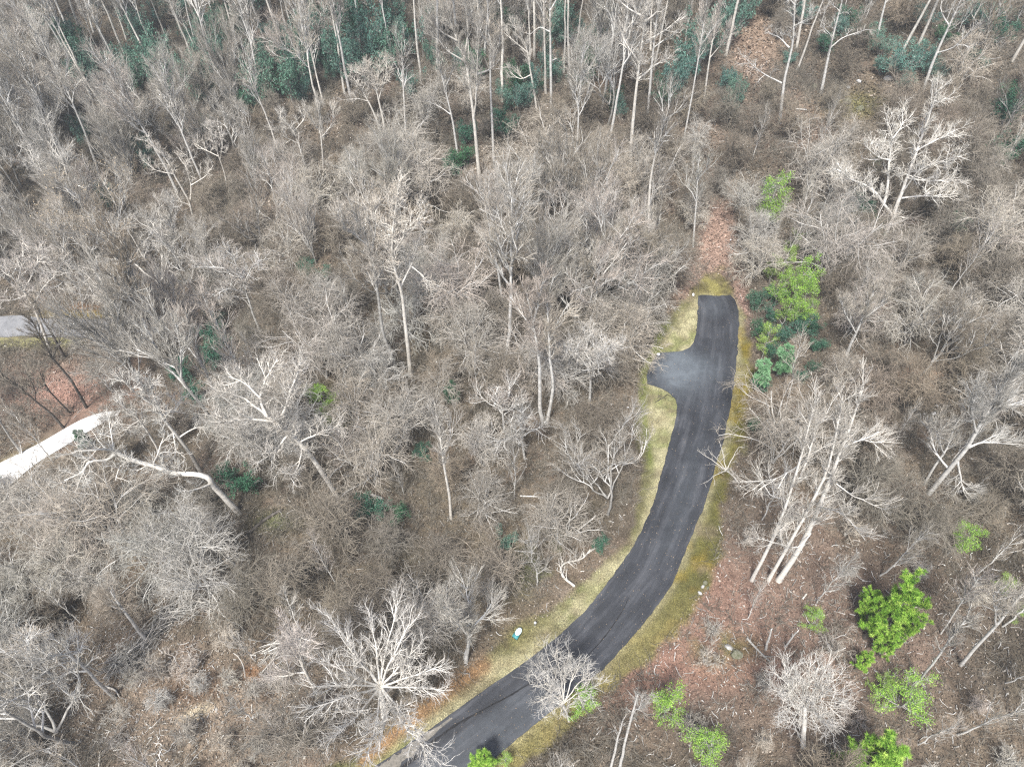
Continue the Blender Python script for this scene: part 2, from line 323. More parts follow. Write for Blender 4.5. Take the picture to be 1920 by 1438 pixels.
# along-road and across-road coordinates measured from the right edge, so that streaks follow the bend
edge = G[:, -1]; along = np.concatenate([[0], np.cumsum(np.linalg.norm(np.diff(edge, axis=0), axis=1))])
across = np.linalg.norm(G - edge[:, None], axis=-1); 
perp = across.copy()
for i in range(len(rows)):
    dmin = np.linalg.norm(G[i][:, None, :2] - edge[None, :, :2], axis=-1); j = dmin.argmin(1); perp[i] = dmin.min(1); across[i] = along[j]
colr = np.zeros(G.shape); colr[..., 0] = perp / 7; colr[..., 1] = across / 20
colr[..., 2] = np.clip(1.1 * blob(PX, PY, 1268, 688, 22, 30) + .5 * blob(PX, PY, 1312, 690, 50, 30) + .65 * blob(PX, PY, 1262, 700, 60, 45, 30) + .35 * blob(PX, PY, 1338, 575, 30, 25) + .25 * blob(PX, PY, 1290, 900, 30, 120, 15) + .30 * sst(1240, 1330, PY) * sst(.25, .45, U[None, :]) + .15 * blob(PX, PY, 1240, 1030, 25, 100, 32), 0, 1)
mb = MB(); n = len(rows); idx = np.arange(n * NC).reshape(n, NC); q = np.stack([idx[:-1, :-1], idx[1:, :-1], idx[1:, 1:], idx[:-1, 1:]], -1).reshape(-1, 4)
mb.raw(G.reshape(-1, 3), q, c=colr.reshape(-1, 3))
for e in (0, -1):                                        # skirts down into the verge
    A = G[:, e].copy(); B = A.copy(); B[:, 2] -= .2; k = np.arange(n - 1)
    mb.raw(np.concatenate([A, B]), np.stack([k, k + 1, k + 1 + n, k + n], -1), c=np.tile(colr[:, e], (2, 1)))
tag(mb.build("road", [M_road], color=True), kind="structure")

def ribbon(name, pts, width, m, lift=.09, kind="structure", sub=6, jitter=.0):
    pts = np.array(pts, float); seg = np.linspace(0, len(pts) - 1, (len(pts) - 1) * sub + 1); x = np.interp(seg, np.arange(len(pts)), pts[:, 0]); y = np.interp(seg, np.arange(len(pts)), pts[:, 1])
    for _ in range(3): x[1:-1] = (x[:-2] + 2 * x[1:-1] + x[2:]) / 4; y[1:-1] = (y[:-2] + 2 * y[1:-1] + y[2:]) / 4
    C = ground(x, y); T = ntan(np.gradient(C[:, :2], axis=0)); Nn = np.stack([-T[:, 1], T[:, 0]], -1)
    wd = np.interp(seg, np.arange(len(pts)), np.broadcast_to(width, len(pts))) / 2
    M = 7; s = np.linspace(-1, 1, M); wj = wd[:, None] * (1 + jitter * (rng.random((len(x), M)) - .5))
    XY = C[:, None, :2] + Nn[:, None] * (s[None, :, None] * wj[..., None]); Z = terrain(XY[..., 0], XY[..., 1]) + lift
    V = np.concatenate([XY, Z[..., None]], -1); n = len(x); idx = np.arange(n * M).reshape(n, M)
    q = np.stack([idx[:-1, :-1], idx[:-1, 1:], idx[1:, 1:], idx[1:, :-1]], -1).reshape(-1, 4)
    b = MB(); b.raw(V.reshape(-1, 3), q, c=np.ones((n * M, 3)))
    o = b.build(name, [m], color=True); tag(o, kind=kind); return o
def flat(name, a, b_, scale, rough=.85):
    m, t, bs = mat(name, rough); n = noise(t, scale, 6, .7); r = ramp(t, [(.35, a), (.65, b_)]); t.links.new(n.outputs["Fac"], r.inputs[0]); t.links.new(r.outputs[0], bs.inputs["Base Color"]); return m
ribbon("lane", [(-160, 612), (-60, 612), (40, 612), (130, 616), (230, 618), (300, 612)], 3.8, flat("worn lane asphalt", (.16, .165, .175), (.27, .275, .285), .5))
ribbon("driveway", [(-260, 960), (-120, 950), (-20, 908), (40, 870), (100, 832), (150, 803), (190, 785), (225, 774)], [7, 5.0, 4.7, 3.6, 3.0, 2.5, 2.0, .8], flat("white concrete", (.58, .57, .55), (.80, .80, .79), .8), .1)
M_seam = flat("tar seam", (.012, .012, .013), (.03, .03, .032), 2)
ribbon("road_seam", [(1010, 1274), (985, 1286), (955, 1305), (900, 1333), (850, 1362), (815, 1388), (790, 1412), (740, 1450)], [.05, .10, .12, .10, .16, .2, .25, .25], M_seam, .085, jitter=.9)
ribbon("road_seam", [(905, 1335), (880, 1345), (868, 1356)], [.05, .09, .05], M_seam, .086, jitter=.9)
ribbon("road_crack", [(1095, 1235), (1130, 1200), (1165, 1150), (1180, 1118)], [.02, .09, .07, .02], M_seam, .084, jitter=1.0)
ribbon("road_shoulder", [(848, 1346), (800, 1381), (765, 1411), (735, 1432), (700, 1460)], [.1, .45, .7, .8, .8], flat("crumbled concrete edge", (.12, .115, .10), (.24, .22, .19), 3), .088, jitter=.8)

# ------------------------------------------------------------------ litter, grass: things nobody could count
def scatter(n, x0=-105, x1=120, y0=8, y1=165):
    return rng.uniform(x0, x1, n), rng.uniform(y0, y1, n)
def vis(px, py, m=40): return (px > -m) & (px < 1920 + m) & (py > -m) & (py < 1438 + m)
def litter():
    b = MB(); x, y = scatter(950000); near = rng.random(len(x)) < np.clip(60 / (y + 15), .18, 1); x, y = x[near], y[near]
    z = terrain(x, y); c, px, py = ground_col(x, y, z)
    k = vis(px, py) & (sdf(VERGE, px, py) < 6) & ~((px < 215) & (np.abs(py - (900 - px * .62) - 4) < 42)) & ~((px < 250) & (py > 590) & (py < 640)); x, y, z, c = x[k], y[k], z[k], c[k]; px = px[k]; py = py[k]
    n = len(x); s = rng.uniform(.05, .13, n) * np.clip(y / 55, .75, 1.8); a = rng.uniform(0, 6.28, n); tl = rng.normal(0, .45, (n, 2))
    ux = np.stack([np.cos(a), np.sin(a), tl[:, 0]], -1); uy = np.stack([-np.sin(a), np.cos(a), tl[:, 1]], -1) * rng.uniform(.45, .8, n)[:, None]
    C = np.stack([x, y, z + .06 + rng.random(n) * .08], -1)
    V = np.stack([C - ux * s[:, None] * 1.2, C - uy * s[:, None], C + ux * s[:, None] * 1.2, C + uy * s[:, None]], 1)
    g = rng.random(n); f = np.where(g < .35, .5, np.where(g < .9, 1.2, 1.8))
    cc = c * f[:, None]; tan = rng.random(n) < .06; cc[tan] = np.array((.36, .31, .26)) * rng.uniform(.8, 1.2, tan.sum())[:, None]
    clear = blob(px, py, 390, 1320, 280, 120) + blob(px, py, 1500, 1150, 420, 300) * .35; wh = rng.random(n) < .05 * clear; cc[wh] = (.40, .38, .34)
    V[wh] = C[wh][:, None] + (V[wh] - C[wh][:, None]) * 1.25
    b.quads(V, c=np.clip(cc, 0, .8)); m, t, bs = mat("fallen leaves", .8); a = t.nodes.new("ShaderNodeVertexColor"); a.layer_name = "tint"; t.links.new(a.outputs[0], bs.inputs["Base Color"])
    o = b.build("leaf_litter", [m], smooth=False, color=True); tag(o, "brown and reddish fallen leaves covering the forest floor", "leaf litter", kind="stuff")
litter()
def road_leaves():
    b = MB(); py = rng.uniform(560, 1438, 900)[:900]; px = np.interp(py, ly, lx) + (np.interp(py, ry, rx) - np.interp(py, ly, lx)) * np.where(rng.random(900) < .6, rng.beta(.5, .5, 900), rng.random(900)); P = ground(px, py); P[:, 2] += .10
    n = len(P); a = rng.uniform(0, 6.28, n); s = rng.uniform(.02, .05, n)[:, None]; ux = np.stack([np.cos(a), np.sin(a), rng.normal(0, .3, n)], -1); uy = np.stack([-np.sin(a), np.cos(a), rng.normal(0, .3, n)], -1) * .6
    b.quads(np.stack([P - ux * s, P - uy * s, P + ux * s, P + uy * s], 1), c=np.array((.30, .23, .16)) * rng.uniform(.5, 1.4, n)[:, None]); m, t, bs = mat("blown leaves", .8); a = t.nodes.new("ShaderNodeVertexColor"); a.layer_name = "tint"; t.links.new(a.outputs[0], bs.inputs["Base Color"])
    tag(b.build("blown_leaves", [m], smooth=False, color=True), "single dry leaves blown onto the asphalt", "leaves", kind="stuff")
road_leaves()
def grass():
    b = MB(); pxs = rng.uniform(600, 1440, 260000); pys = rng.uniform(505, 1438, 260000)
    d = sdf(VERGE, pxs, pys); k = (d > -4) & (sdf(ROAD, pxs, pys) < -1.5); pxs, pys = pxs[k], pys[k]; P = ground(pxs, pys)
    c, _, _ = ground_col(P[:, 0], P[:, 1], P[:, 2]); n = len(P); h = rng.uniform(.05, .16, n); a = rng.uniform(0, 6.28, n); wd = rng.uniform(.012, .03, n)
    dr = np.stack([np.cos(a), np.sin(a), 0 * a], -1); ln = np.stack([rng.normal(0, .7, n), rng.normal(0, .7, n), np.ones(n)], -1) * h[:, None]
    V = np.stack([P - dr * wd[:, None], P + dr * wd[:, None], P + ln], 1)
    f = np.where(rng.random(n) < .2, 2.0, rng.uniform(.45, 1.4, n)); cc = np.clip(c * f[:, None], 0, .75)
    b.tris(V); b.col[-1] = np.repeat(cc, 3, 0); m, t, bs = mat("grass blades", .8); a = t.nodes.new("ShaderNodeVertexColor"); a.layer_name = "tint"; t.links.new(a.outputs[0], bs.inputs["Base Color"])
    o = b.build("grass", [m], smooth=False, color=True); tag(o, "straw, moss and green grass along both sides of the road", "grass", kind="stuff")
grass()

# ------------------------------------------------------------------ branching
def grow(P, Rr, nch, t0, t1, ang, L, K, wig, trop, r0, rtip, g, keep=None, lshape=.55, curl=0):
    """children of every polyline of P"""
    N, Kp, _ = P.shape; M = N * nch; par = np.repeat(np.arange(N), nch)
    t = (t0 + (t1 - t0) * ((np.tile(np.arange(nch), N) + g.random(M)) / nch)); f = np.clip(t * (Kp - 1), 0, Kp - 1.001); i = f.astype(int); fr = f - i
    base = P[par, i] * (1 - fr)[:, None] + P[par, i + 1] * fr[:, None]; tan = ntan(P[par, i + 1] - P[par, i]); rp = Rr[par, i] * (1 - fr) + Rr[par, i + 1] * fr
    ref = ntan(g.normal(size=(M, 3))); perp = ntan(np.cross(tan, ref)); a = np.radians(g.uniform(ang[0], ang[1], M))
    # limbs prefer to leave sideways and upward
    perp = ntan(perp + np.array([0, 0, .35])); d = ntan(tan * np.cos(a)[:, None] + perp * np.sin(a)[:, None])
    ln = g.uniform(L[0], L[1], M) * (1 - lshape * t)
    out = np.zeros((M, K, 3)); out[:, 0] = base; up = np.array([0, 0, 1.0]); cv = g.normal(size=(M, 3)) * curl
    for k in range(1, K):
        d = ntan(d + g.normal(size=(M, 3)) * wig + up * trop + cv / K); out[:, k] = out[:, k - 1] + d * (ln / (K - 1))[:, None]
    s = np.linspace(0, 1, K)[None]; rs = np.minimum(rp * .8, r0 * g.uniform(.7, 1.2, M)); rt = np.minimum(rs * .6, rtip)
    rad_ = rs[:, None] * (1 - s) + rt[:, None] * s
    return out, rad_
def stem(pts, r0, r1, K, g, wob=.0):
    pts = np.array(pts, float); s = np.concatenate([[0], np.cumsum(np.linalg.norm(np.diff(pts, axis=0), axis=1))]); q = np.linspace(0, s[-1], K)
    P = np.stack([np.interp(q, s, pts[:, i]) for i in range(3)], -1); P[1:-1] = (P[:-2] + 2 * P[1:-1] + P[2:]) / 4
    if wob: 
        nz = np.cumsum(g.normal(size=(K, 3)) * wob * .5, 0); nz -= nz[0]; nz[:, 2] = 0; P = P + nz
    t = np.linspace(0, 1, K); r = r0 * (1 - t) + r1 * t; r[0] *= 1.25
    return P[None], r[None]
def leaves(mb, C, n_per, spread, size, g, m=0, asp=.45, up=.3):
    C = np.repeat(C, n_per, 0); n = len(C); C = C + g.normal(size=(n, 3)) * spread
    a = ntan(g.normal(size=(n, 3)) + np.array([0, 0, up])); b = ntan(np.cross(a, g.normal(size=(n, 3)))); s = size * g.uniform(.6, 1.3, n)[:, None]
    V = np.stack([C, C + a * s * .5 + b * s * asp * .5, C + a * s, C + a * s * .5 - b * s * asp * .5], 1); mb.quads(V, m, rnd=np.clip(g.normal(.5, .22, n), 0, 1))

def sprout(crown, stems, g, spec, trunk=None):
    """spec: list of per-level dicts; adds limbs and twigs to crown"""
    P, Rr = stems; tips = None
    for li, s in enumerate(spec):
        P, Rr = grow(P, Rr, s['n'], s.get('t0', .2), s.get('t1', 1), s['a'], s['L'], s['K'], s.get('w', .12), s.get('u', .05), s['r'], s.get('rt', s['r'] * .45), g, lshape=s.get('ls', .5), curl=s.get('c', 0))
        crown.tubes(P, Rr, 5 if s['r'] > .05 else (4 if s['r'] > .03 else 3), s.get('m', 0)); tips = P
    return tips

def S(n, a, L, K, r, **k): return dict(n=n, a=a, L=L, K=K, r=r, **k)
SPEC = {
 'tall':  [S(15, (26, 50), (3.6, 6.2), 7, .115, t0=.5, t1=.98, w=.12, u=.15, ls=.4, rt=.05), S(6, (24, 46), (1.8, 3.2), 5, .062, t0=.2, w=.15, u=.10, rt=.026),
           S(6, (22, 48), (.9, 1.9), 4, .030, w=.15, u=.10, m=1, rt=.018), S(3, (20, 45), (.5, .95), 3, .016, w=.15, u=.10, m=1, rt=.010)],
 'slim':  [S(11, (22, 48), (3.0, 5.4), 7, .10, t0=.58, t1=.98, w=.14, u=.15, ls=.4, rt=.045), S(5, (24, 46), (1.6, 3.0), 5, .058, t0=.2, w=.16, u=.10, rt=.028),
           S(5, (22, 48), (.9, 1.8), 4, .028, w=.15, u=.10, m=1, rt=.017), S(3, (20, 45), (.5, .95), 3, .016, w=.15, u=.10, m=1, rt=.010)],
 'vase':  [S(15, (12, 36), (5, 8.5), 7, .115, t0=.12, t1=.9, w=.07, u=.07, ls=.35, rt=.05), S(7, (12, 34), (2.4, 4.6), 5, .056, t0=.2, w=.09, u=.07, rt=.03),
           S(7, (14, 38), (1.2, 2.4), 4, .030, w=.10, u=.08, m=1, rt=.018), S(3, (14, 40), (.6, 1.3), 3, .016, w=.12, u=.08, m=1, rt=.010)],
 'round': [S(14, (35, 75), (3.6, 6.2), 8, .12, t0=.3, t1=1, w=.16, u=.12, ls=.35, rt=.05), S(7, (25, 55), (1.8, 3.4), 6, .056, t0=.2, w=.17, u=.10, rt=.022),
           S(7, (22, 55), (.9, 1.8), 4, .030, w=.17, u=.08, m=1, rt=.018), S(3, (20, 50), (.45, .95), 3, .015, w=.15, u=.06, m=1, rt=.010)],
 'spread':[S(12, (45, 80), (4.0, 6.5), 8, .13, t0=.35, t1=1, w=.22, u=.10, ls=.3, rt=.055), S(6, (35, 65), (1.8, 3.4), 6, .06, t0=.25, w=.26, u=.08, rt=.03),
           S(6, (30, 65), (.8, 1.6), 4, .03, w=.26, u=.06, m=1, rt=.018), S(4, (30, 60), (.4, .8), 3, .018, w=.22, u=.05, m=1, rt=.011)],
 'tangle':[S(14, (25, 75), (2.6, 4.8), 7, .055, t0=.2, t1=1, w=.16, u=-.03, ls=.3, rt=.028), S(8, (20, 60), (1.5, 3.0), 6, .032, t0=.1, w=.2, u=-.14, m=1, rt=.016),
           S(8, (20, 75), (.7, 1.7), 5, .021, w=.24, u=-.16, m=1, rt=.011, c=.8)],
 'sapling':[S(18, (22, 50), (1.2, 2.8), 5, .03, t0=.25, t1=1, w=.12, u=.14, ls=.5, rt=.015), S(7, (22, 50), (.5, 1.2), 4, .017, w=.14, u=.10, m=1, rt=.011), S(4, (22, 50), (.25, .55), 3, .012, w=.1, u=.1, m=1, rt=.009)],
 'fine':  [S(6, (18, 45), (1.3, 2.4), 5, .04, t0=.3, w=.14, u=.08, rt=.02), S(6, (18, 45), (.7, 1.3), 4, .022, w=.15, u=.08, m=1, rt=.014), S(4, (20, 45), (.4, .8), 3, .015, w=.15, u=.08, m=1, rt=.010)],
}
def proc_variant(kind, seed, H, r0, trunkmat, limbmat, twigmat, lean=.04, tan=False):
    g = np.random.default_rng(seed); tb = MB(); cb = MB(); stems = []
    if kind in ('tall', 'sapling', 'slim'):
        top = np.array([g.normal(0, lean) * H, g.normal(0, lean) * H, H]); mid = top * .5 + np.append(g.normal(0, .02, 2) * H, 0); stems = [stem([(0, 0, -.4), mid, top], r0, .015 if kind == 'sapling' else .03, 14, g, .10)]
    elif kind == 'vase':
        for i in range(g.integers(2, 4)):
            a = g.uniform(0, 6.28); sp_ = g.uniform(.10, .2) * H; top = np.array([math.cos(a) * sp_, math.sin(a) * sp_, H * g.uniform(.8, 1)]); stems.append(stem([(0, 0, -.4), (top[0] * .15, top[1] * .15, H * .25), top], r0 * .8, .025, 12, g, .10))
    elif kind in ('spread', 'round'):
        hf = H * g.uniform(.3, .45)
        stems.append(stem([(0, 0, -.4), (g.normal(0, .3), g.normal(0, .3), hf), (g.normal(0, 1), g.normal(0, 1), H)], r0, .05, 12, g, .25))
        for i in range(3):
            a = g.uniform(0, 6.28); s = g.uniform(.25, .45) * H; stems.append(stem([(0, 0, hf * .8), (math.cos(a) * s * .5, math.sin(a) * s * .5, hf * 1.3), (math.cos(a) * s, math.sin(a) * s, H * g.uniform(.7, .95))], r0 * .6, .04, 10, g, .25))
    elif kind == 'tangle':
        for i in range(4):
            a = g.uniform(0, 6.28); s = g.uniform(.1, .35) * H; stems.append(stem([(0, 0, -.3), (math.cos(a) * s * .5, math.sin(a) * s * .5, H * .6), (math.cos(a) * s, math.sin(a) * s, H * g.uniform(.75, 1))], r0, .03, 9, g, .2))
    for P, Rr in stems: tb.tubes(P, Rr, 8, 0)
    K = max(s[0].shape[1] for s in stems); st = [(s[0], s[1]) for s in stems if s[0].shape[1] == K]
    for P, Rr in stems:
        sp_ = [dict(q) for q in SPEC[kind]]
        if kind != 'sapling': sp_[0]['n'] = max(3, int(sp_[0]['n'] / max(1, len(stems) * (.62 if kind != 'tangle' else .5)))) if len(stems) > 1 else sp_[0]['n']
        if kind == 'spread': 
            for q in sp_[:1]: q['L'] = (q['L'][0] * .8, q['L'][1] * .8)
        sc = H / {'tall': 19, 'slim': 20, 'vase': 14, 'spread': 15, 'round': 12.5, 'tangle': 6.5, 'sapling': 7}[kind]
        for q in sp_:
            q['L'] = (q['L'][0] * sc, q['L'][1] * sc)
            if H < 3: q['r'] *= .6; q['rt'] *= .7; q['n'] = max(4, int(q['n'] * .75))
        tips = sprout(cb, (P, Rr), g, sp_)
        if tan: leaves(cb, tips[g.random(len(tips)) < .35, -1], 1, .12, .16, g, 2, .6)
    return tb.data("trunk", [trunkmat]), cb.data("crown", [limbmat, twigmat, M_tan])
VAR = {}
def V_(key, *a, **k): VAR.setdefault(key, []).append(proc_variant(*a, **k))
for i in range(3): V_('tall', 'tall', 100 + i, 19 + i, .21, M_pale, M_pale, M_twig)
for i in range(2): V_('talld', 'tall', 120 + i, 18 + i, .20, M_dark, M_grey, M_brown)
for i in range(4): V_('vase', 'vase', 200 + i, 13 + i, .16, M_grey, M_pale, M_twig)
for i in range(2): V_('vaseb', 'vase', 220 + i, 12 + i, .15, M_grey, M_grey, M_brown)
V_('vaset', 'round', 230, 13, .16, M_grey, M_pale, M_twig, tan=True)
for i in range(4): V_('round', 'round', 240 + i, 11 + i, .16, M_grey, M_pale, M_twig)
for i in range(2): V_('roundb', 'round', 250 + i, 10 + 2 * i, .15, M_grey, M_grey, M_brown)
for i in range(4): V_('slim', 'slim', 260 + i, 20 + i, .22, M_white, M_pale, M_twig)
for i in range(3): V_('spread', 'spread', 300 + i, 14 + i, .26, M_white, M_white, M_twigw)
for i in range(4): V_('tangle', 'tangle', 400 + i, 5.5 + i, .07, M_pale, M_pale, M_twig)
for i in range(3): V_('tangleb', 'tangle', 420 + i, 4.5 + i, .06, M_dark, M_brown, M_brown)
for i in range(4): V_('clump', 'tangle', 430 + i, 2.2, .03, M_pale, M_twig, M_twig)
for i in range(3): V_('sapling', 'sapling', 500 + i, 7 + i, .07, M_pale, M_pale, M_twig)

# ------------------------------------------------------------------ labels: a look plus a landmark that can be found in the picture
LAND = []            # (px, py, phrase)
USED = set()
def direction(dx, dy):
    a = math.degrees(math.atan2(-dy, dx)) % 360
    return ["right of", "upper right of", "above", "upper left of", "left of", "lower left of", "below", "lower right of"][int((a + 22.5) // 45) % 8]
def auto_label(look, px, py):
    c = sorted(LAND, key=lambda q: (q[0] - px) ** 2 + (q[1] - py) ** 2)
    for ex in ("", " close", " second"):
        for q in c[:7]:
            d = direction(px - q[0], py - q[1])
            if ex == " second": l = f"second {look} {d} {q[2]}"
            elif ex == " close": l = f"{look} farther {d} {q[2]}"
            else: l = f"{look} {d} {q[2]}"
            if l not in USED: USED.add(l); return l
    for k in ("third", "fourth", "fifth", "sixth"):
        q = c[0]; l = f"{k} {look} {direction(px - q[0], py - q[1])} {q[2]}"
        if l not in USED: USED.add(l); return l
    return l

# ------------------------------------------------------------------ landmark trees, traced limb by limb in space
def on_axis(base, x, y, d=0.0):
    """point seen at (x, y) whose distance matches the tree's axis, pushed back by d metres"""
    r = ray(x, y); t = (base[1] + d) / r[1]
    return np.array([r[0] * t, r[1] * t, CAMZ + r[2] * t])
def at_h(base, x, y, h):
    r = ray(x, y); t = (base[2] + h - CAMZ) / r[2]; return np.array([r[0] * t, r[1] * t, base[2] + h])
HERO = []; HPX = []
def hero(name, label, base, stems, spec='fine', mats=None, seed=1, hk=None, cat='tree', landmark=None, fine=1.0, trunk_n=1, group=None):
    """stems: list of (points, r0, r1[, depth or None]); a point is (x, y) or (x, y, h)"""
    g = np.random.default_rng(seed); B = g1(*base); root = empty(name, B); tag(root, label, cat, group); tb = MB(); cb = MB()
    mt = mats or (M_white, M_white, M_twigw); allp = []
    for i, s in enumerate(stems):
        pts, r0, r1 = s[:3]; dep = s[3] if len(s) > 3 else g.uniform(-.35, .35) * 1.0
        W = []
        for k, p in enumerate(pts):
            if len(p) == 3: W.append(at_h(B, *p))
            else:
                f = k / max(1, len(pts) - 1); L_ = dep * f * (6 if i >= trunk_n else 0); W.append(on_axis(B, p[0], p[1], L_ + (s[4] if len(s) > 4 else 0)))
        W = np.array(W) - B
        for q_ in np.linspace(0, 1, 7):
            j_ = q_ * (len(W) - 1); a_ = int(min(j_, len(W) - 2)); p_ = B + W[a_] + (W[a_ + 1] - W[a_]) * (j_ - a_); u_ = project(p_); HPX.append((float(u_[0]), float(u_[1]), B[1]))
        if i == 0 or (len(s) > 5 and s[5]): W[0][2] = min(W[0][2], -.3)
        P, Rr = stem(W, r0, r1, max(8, len(pts) * 3), g, .03 if i < trunk_n else .07)
        (tb if i < trunk_n else cb).tubes(P, Rr, 8 if r0 > .08 else 6, 0); allp.append((P, Rr, i))
    for P, Rr, i in allp:
        ln = np.linalg.norm(np.diff(P[0], axis=0), axis=1).sum()
        sp_ = [dict(q) for q in SPEC['fine']] if isinstance(spec, str) and spec == 'fine' else [dict(q) for q in (SPEC[spec][1:] if isinstance(spec, str) else spec)]
        sp_[0] = dict(sp_[0]); sp_[0]['n'] = max(3, int(ln * 1.5 * fine)); sp_[0]['t0'] = (.55 if trunk_n == 1 else .3) if i < trunk_n else .25
        sprout(cb, (P, Rr), g, sp_)
    tb.build("trunk", [mt[0]], root); cb.build("crown", [mt[1], mt[2], M_tan], root)
    lx_, ly_ = stems[0][0][-1][:2] if landmark is None or len(landmark) < 3 else landmark[1:]
    if landmark: LAND.append((lx_, ly_, landmark[0] if not isinstance(landmark, str) else landmark))
    HERO.append((B[0], B[1])); return root
GN = [S(7, (35, 65), (1.5, 3.0), 6, .05, t0=.25, w=.24, u=.08, rt=.026), S(7, (30, 62), (.8, 1.6), 4, .028, w=.24, u=.06, m=0, rt=.017), S(4, (30, 60), (.4, .9), 3, .017, w=.2, u=.05, m=1, rt=.010)]
UPR = [S(6, (20, 42), (1.6, 3.1), 5, .042, t0=.3, w=.11, u=.12, rt=.022), S(8, (18, 45), (.8, 1.8), 4, .024, w=.12, u=.10, m=1, rt=.014), S(4, (18, 42), (.4, .9), 3, .015, w=.12, u=.10, m=1, rt=.010)]
SLIMTW = [S(5, (25, 50), (.8, 1.6), 5, .022, t0=.3, w=.12, u=.1), S(5, (20, 45), (.4, .8), 4, .014, w=.12, u=.1, m=1)]
STAR = [S(6, (18, 42), (1.4, 2.8), 6, .036, t0=.2, w=.12, u=.03, rt=.018), S(6, (20, 45), (.7, 1.5), 4, .02, w=.14, u=.03, m=0, rt=.012), S(3, (20, 45), (.35, .8), 3, .012, w=.12, u=.03, m=1, rt=.011)]
WH = (M_white, M_white, M_twigw); BN = (M_bone, M_bone, M_twigw); PA = (M_pale, M_pale, M_twig); GR = (M_grey, M_pale, M_twig); DK = (M_dark, M_dark, M_brown)

hero("sycamore_tree", "big bone-white forked bare sycamore standing alone on the brown slope at the upper right", (1652, 458),
     [([(1652, 458), (1663, 430), (1674, 406)], .34, .27), ([(1674, 406), (1657, 381), (1647, 364), (1621, 344), (1590, 334), (1584, 322), (1564, 314)], .2, .05, -.4),
      ([(1657, 381), (1664, 347), (1666, 300), (1674, 260), (1661, 222)], .17, .05, .3), ([(1674, 406), (1691, 361), (1701, 334), (1717, 284), (1729, 247), (1741, 214), (1747, 167)], .24, .05, .1),
      ([(1701, 334), (1731, 339), (1804, 337)], .1, .03, -.5), ([(1690, 372), (1731, 366), (1770, 369), (1814, 364)], .1, .03, .6), ([(1717, 284), (1757, 260), (1794, 240)], .1, .03, .4),
      ([(1666, 300), (1647, 297), (1621, 274)], .09, .03, -.4), ([(1741, 214), (1752, 188), (1769, 152)], .06, .02, .0), ([(1674, 260), (1691, 235), (1691, 207)], .08, .03, .5), ([(1691, 361), (1720, 320), (1765, 300), (1800, 290)], .09, .03, -.7)],
     GN, BN, seed=1, landmark=("the big bone-white sycamore", 1690, 300), fine=1.5)
hero("multi_stem_tree", "clump of tall white trunks fanning up from one base right of the bend", (1460, 1088),
     [([(1460, 1088), (1493, 1038), (1513, 1001), (1533, 958), (1563, 880), (1590, 814), (1618, 730)], .26, .05), ([(1437, 1043), (1450, 1011), (1470, 958), (1493, 890), (1510, 830), (1530, 747)], .17, .04, 0, 0, True),
      ([(1478, 1030), (1510, 965), (1553, 880), (1570, 797), (1580, 740)], .17, .04, 0, 0, True), ([(1500, 900), (1513, 860), (1533, 797)], .1, .03, 0),
      ([(1580, 840), (1610, 825), (1650, 820)], .06, .02, .6), ([(1555, 900), (1600, 930), (1650, 950)], .06, .02, -.6), ([(1535, 950), (1580, 960), (1625, 1010)], .06, .02, -1), ([(1500, 870), (1460, 900), (1400, 905)], .06, .02, .4),
      ([(1480, 940), (1440, 930), (1415, 870)], .05, .02, .6), ([(1520, 1000), (1500, 1030), (1420, 1010)], .05, .02, -.5)], UPR, BN, seed=2, landmark=("the fanned clump of white trunks", 1530, 900), trunk_n=4, fine=.85)
hero("tall_tree", "tall pale tree whose lower trunk is dark, left of a close pair in mid wood", (747, 712),
     [([(747, 712), (737, 674), (717, 624), (710, 563), (700, 500), (690, 460), (672, 415), (655, 380)], .24, .05), ([(695, 480), (705, 430), (700, 385)], .09, .03, .4), ([(690, 460), (650, 430), (630, 400)], .08, .03, -.5)], UPR, GR, seed=3, landmark=("the close pair of tall trunks", 735, 520), fine=1.2)
hero("tall_tree", "tall smooth white tree with gnarled top, right one of the close pair", (770, 706),
     [([(770, 706), (763, 624), (755, 547), (740, 500), (736, 470), (738, 430), (745, 380), (748, 345)], .26, .05), ([(750, 540), (772, 500), (790, 440)], .1, .03, .4), ([(772, 500), (795, 520), (800, 545)], .06, .02, -.2), ([(738, 440), (700, 410), (680, 380)], .09, .03, .3), ([(740, 470), (775, 420), (800, 400)], .08, .03, -.4)], GN, WH, seed=4, fine=1.3)
hero("tall_tree", "straight smooth pale trunk, the highest-reaching left stem of the V-shaped pair", (1020, 792),
     [([(1020, 792), (1012, 774), (1011, 680), (1004, 624), (994, 580), (985, 540)], .23, .05), ([(1004, 624), (975, 590), (955, 555)], .08, .03, .4), ([(1000, 605), (1010, 560), (1020, 520)], .08, .03, -.3)], UPR, PA, seed=5, landmark=("the V-shaped pair of trunks", 1015, 690), fine=1.6)
hero("tall_tree", "shorter leaning pale trunk joined at the foot to the straight one in mid wood", (1025, 794),
     [([(1025, 794), (1037, 727), (1030, 680), (1027, 630), (1024, 563)], .2, .05), ([(1028, 650), (1050, 600), (1070, 570)], .07, .03, .3)], UPR, PA, seed=6, fine=1.3)
hero("slender_tree", "slender white curved trunk standing in leaf litter at the lower middle", (846, 972),
     [([(846, 972), (842, 925), (832, 860), (826, 810), (818, 770)], .15, .04), ([(832, 850), (845, 815), (848, 780)], .05, .02, .3)], UPR, WH, seed=7, landmark=("the slender curved trunk", 835, 870))
star = []
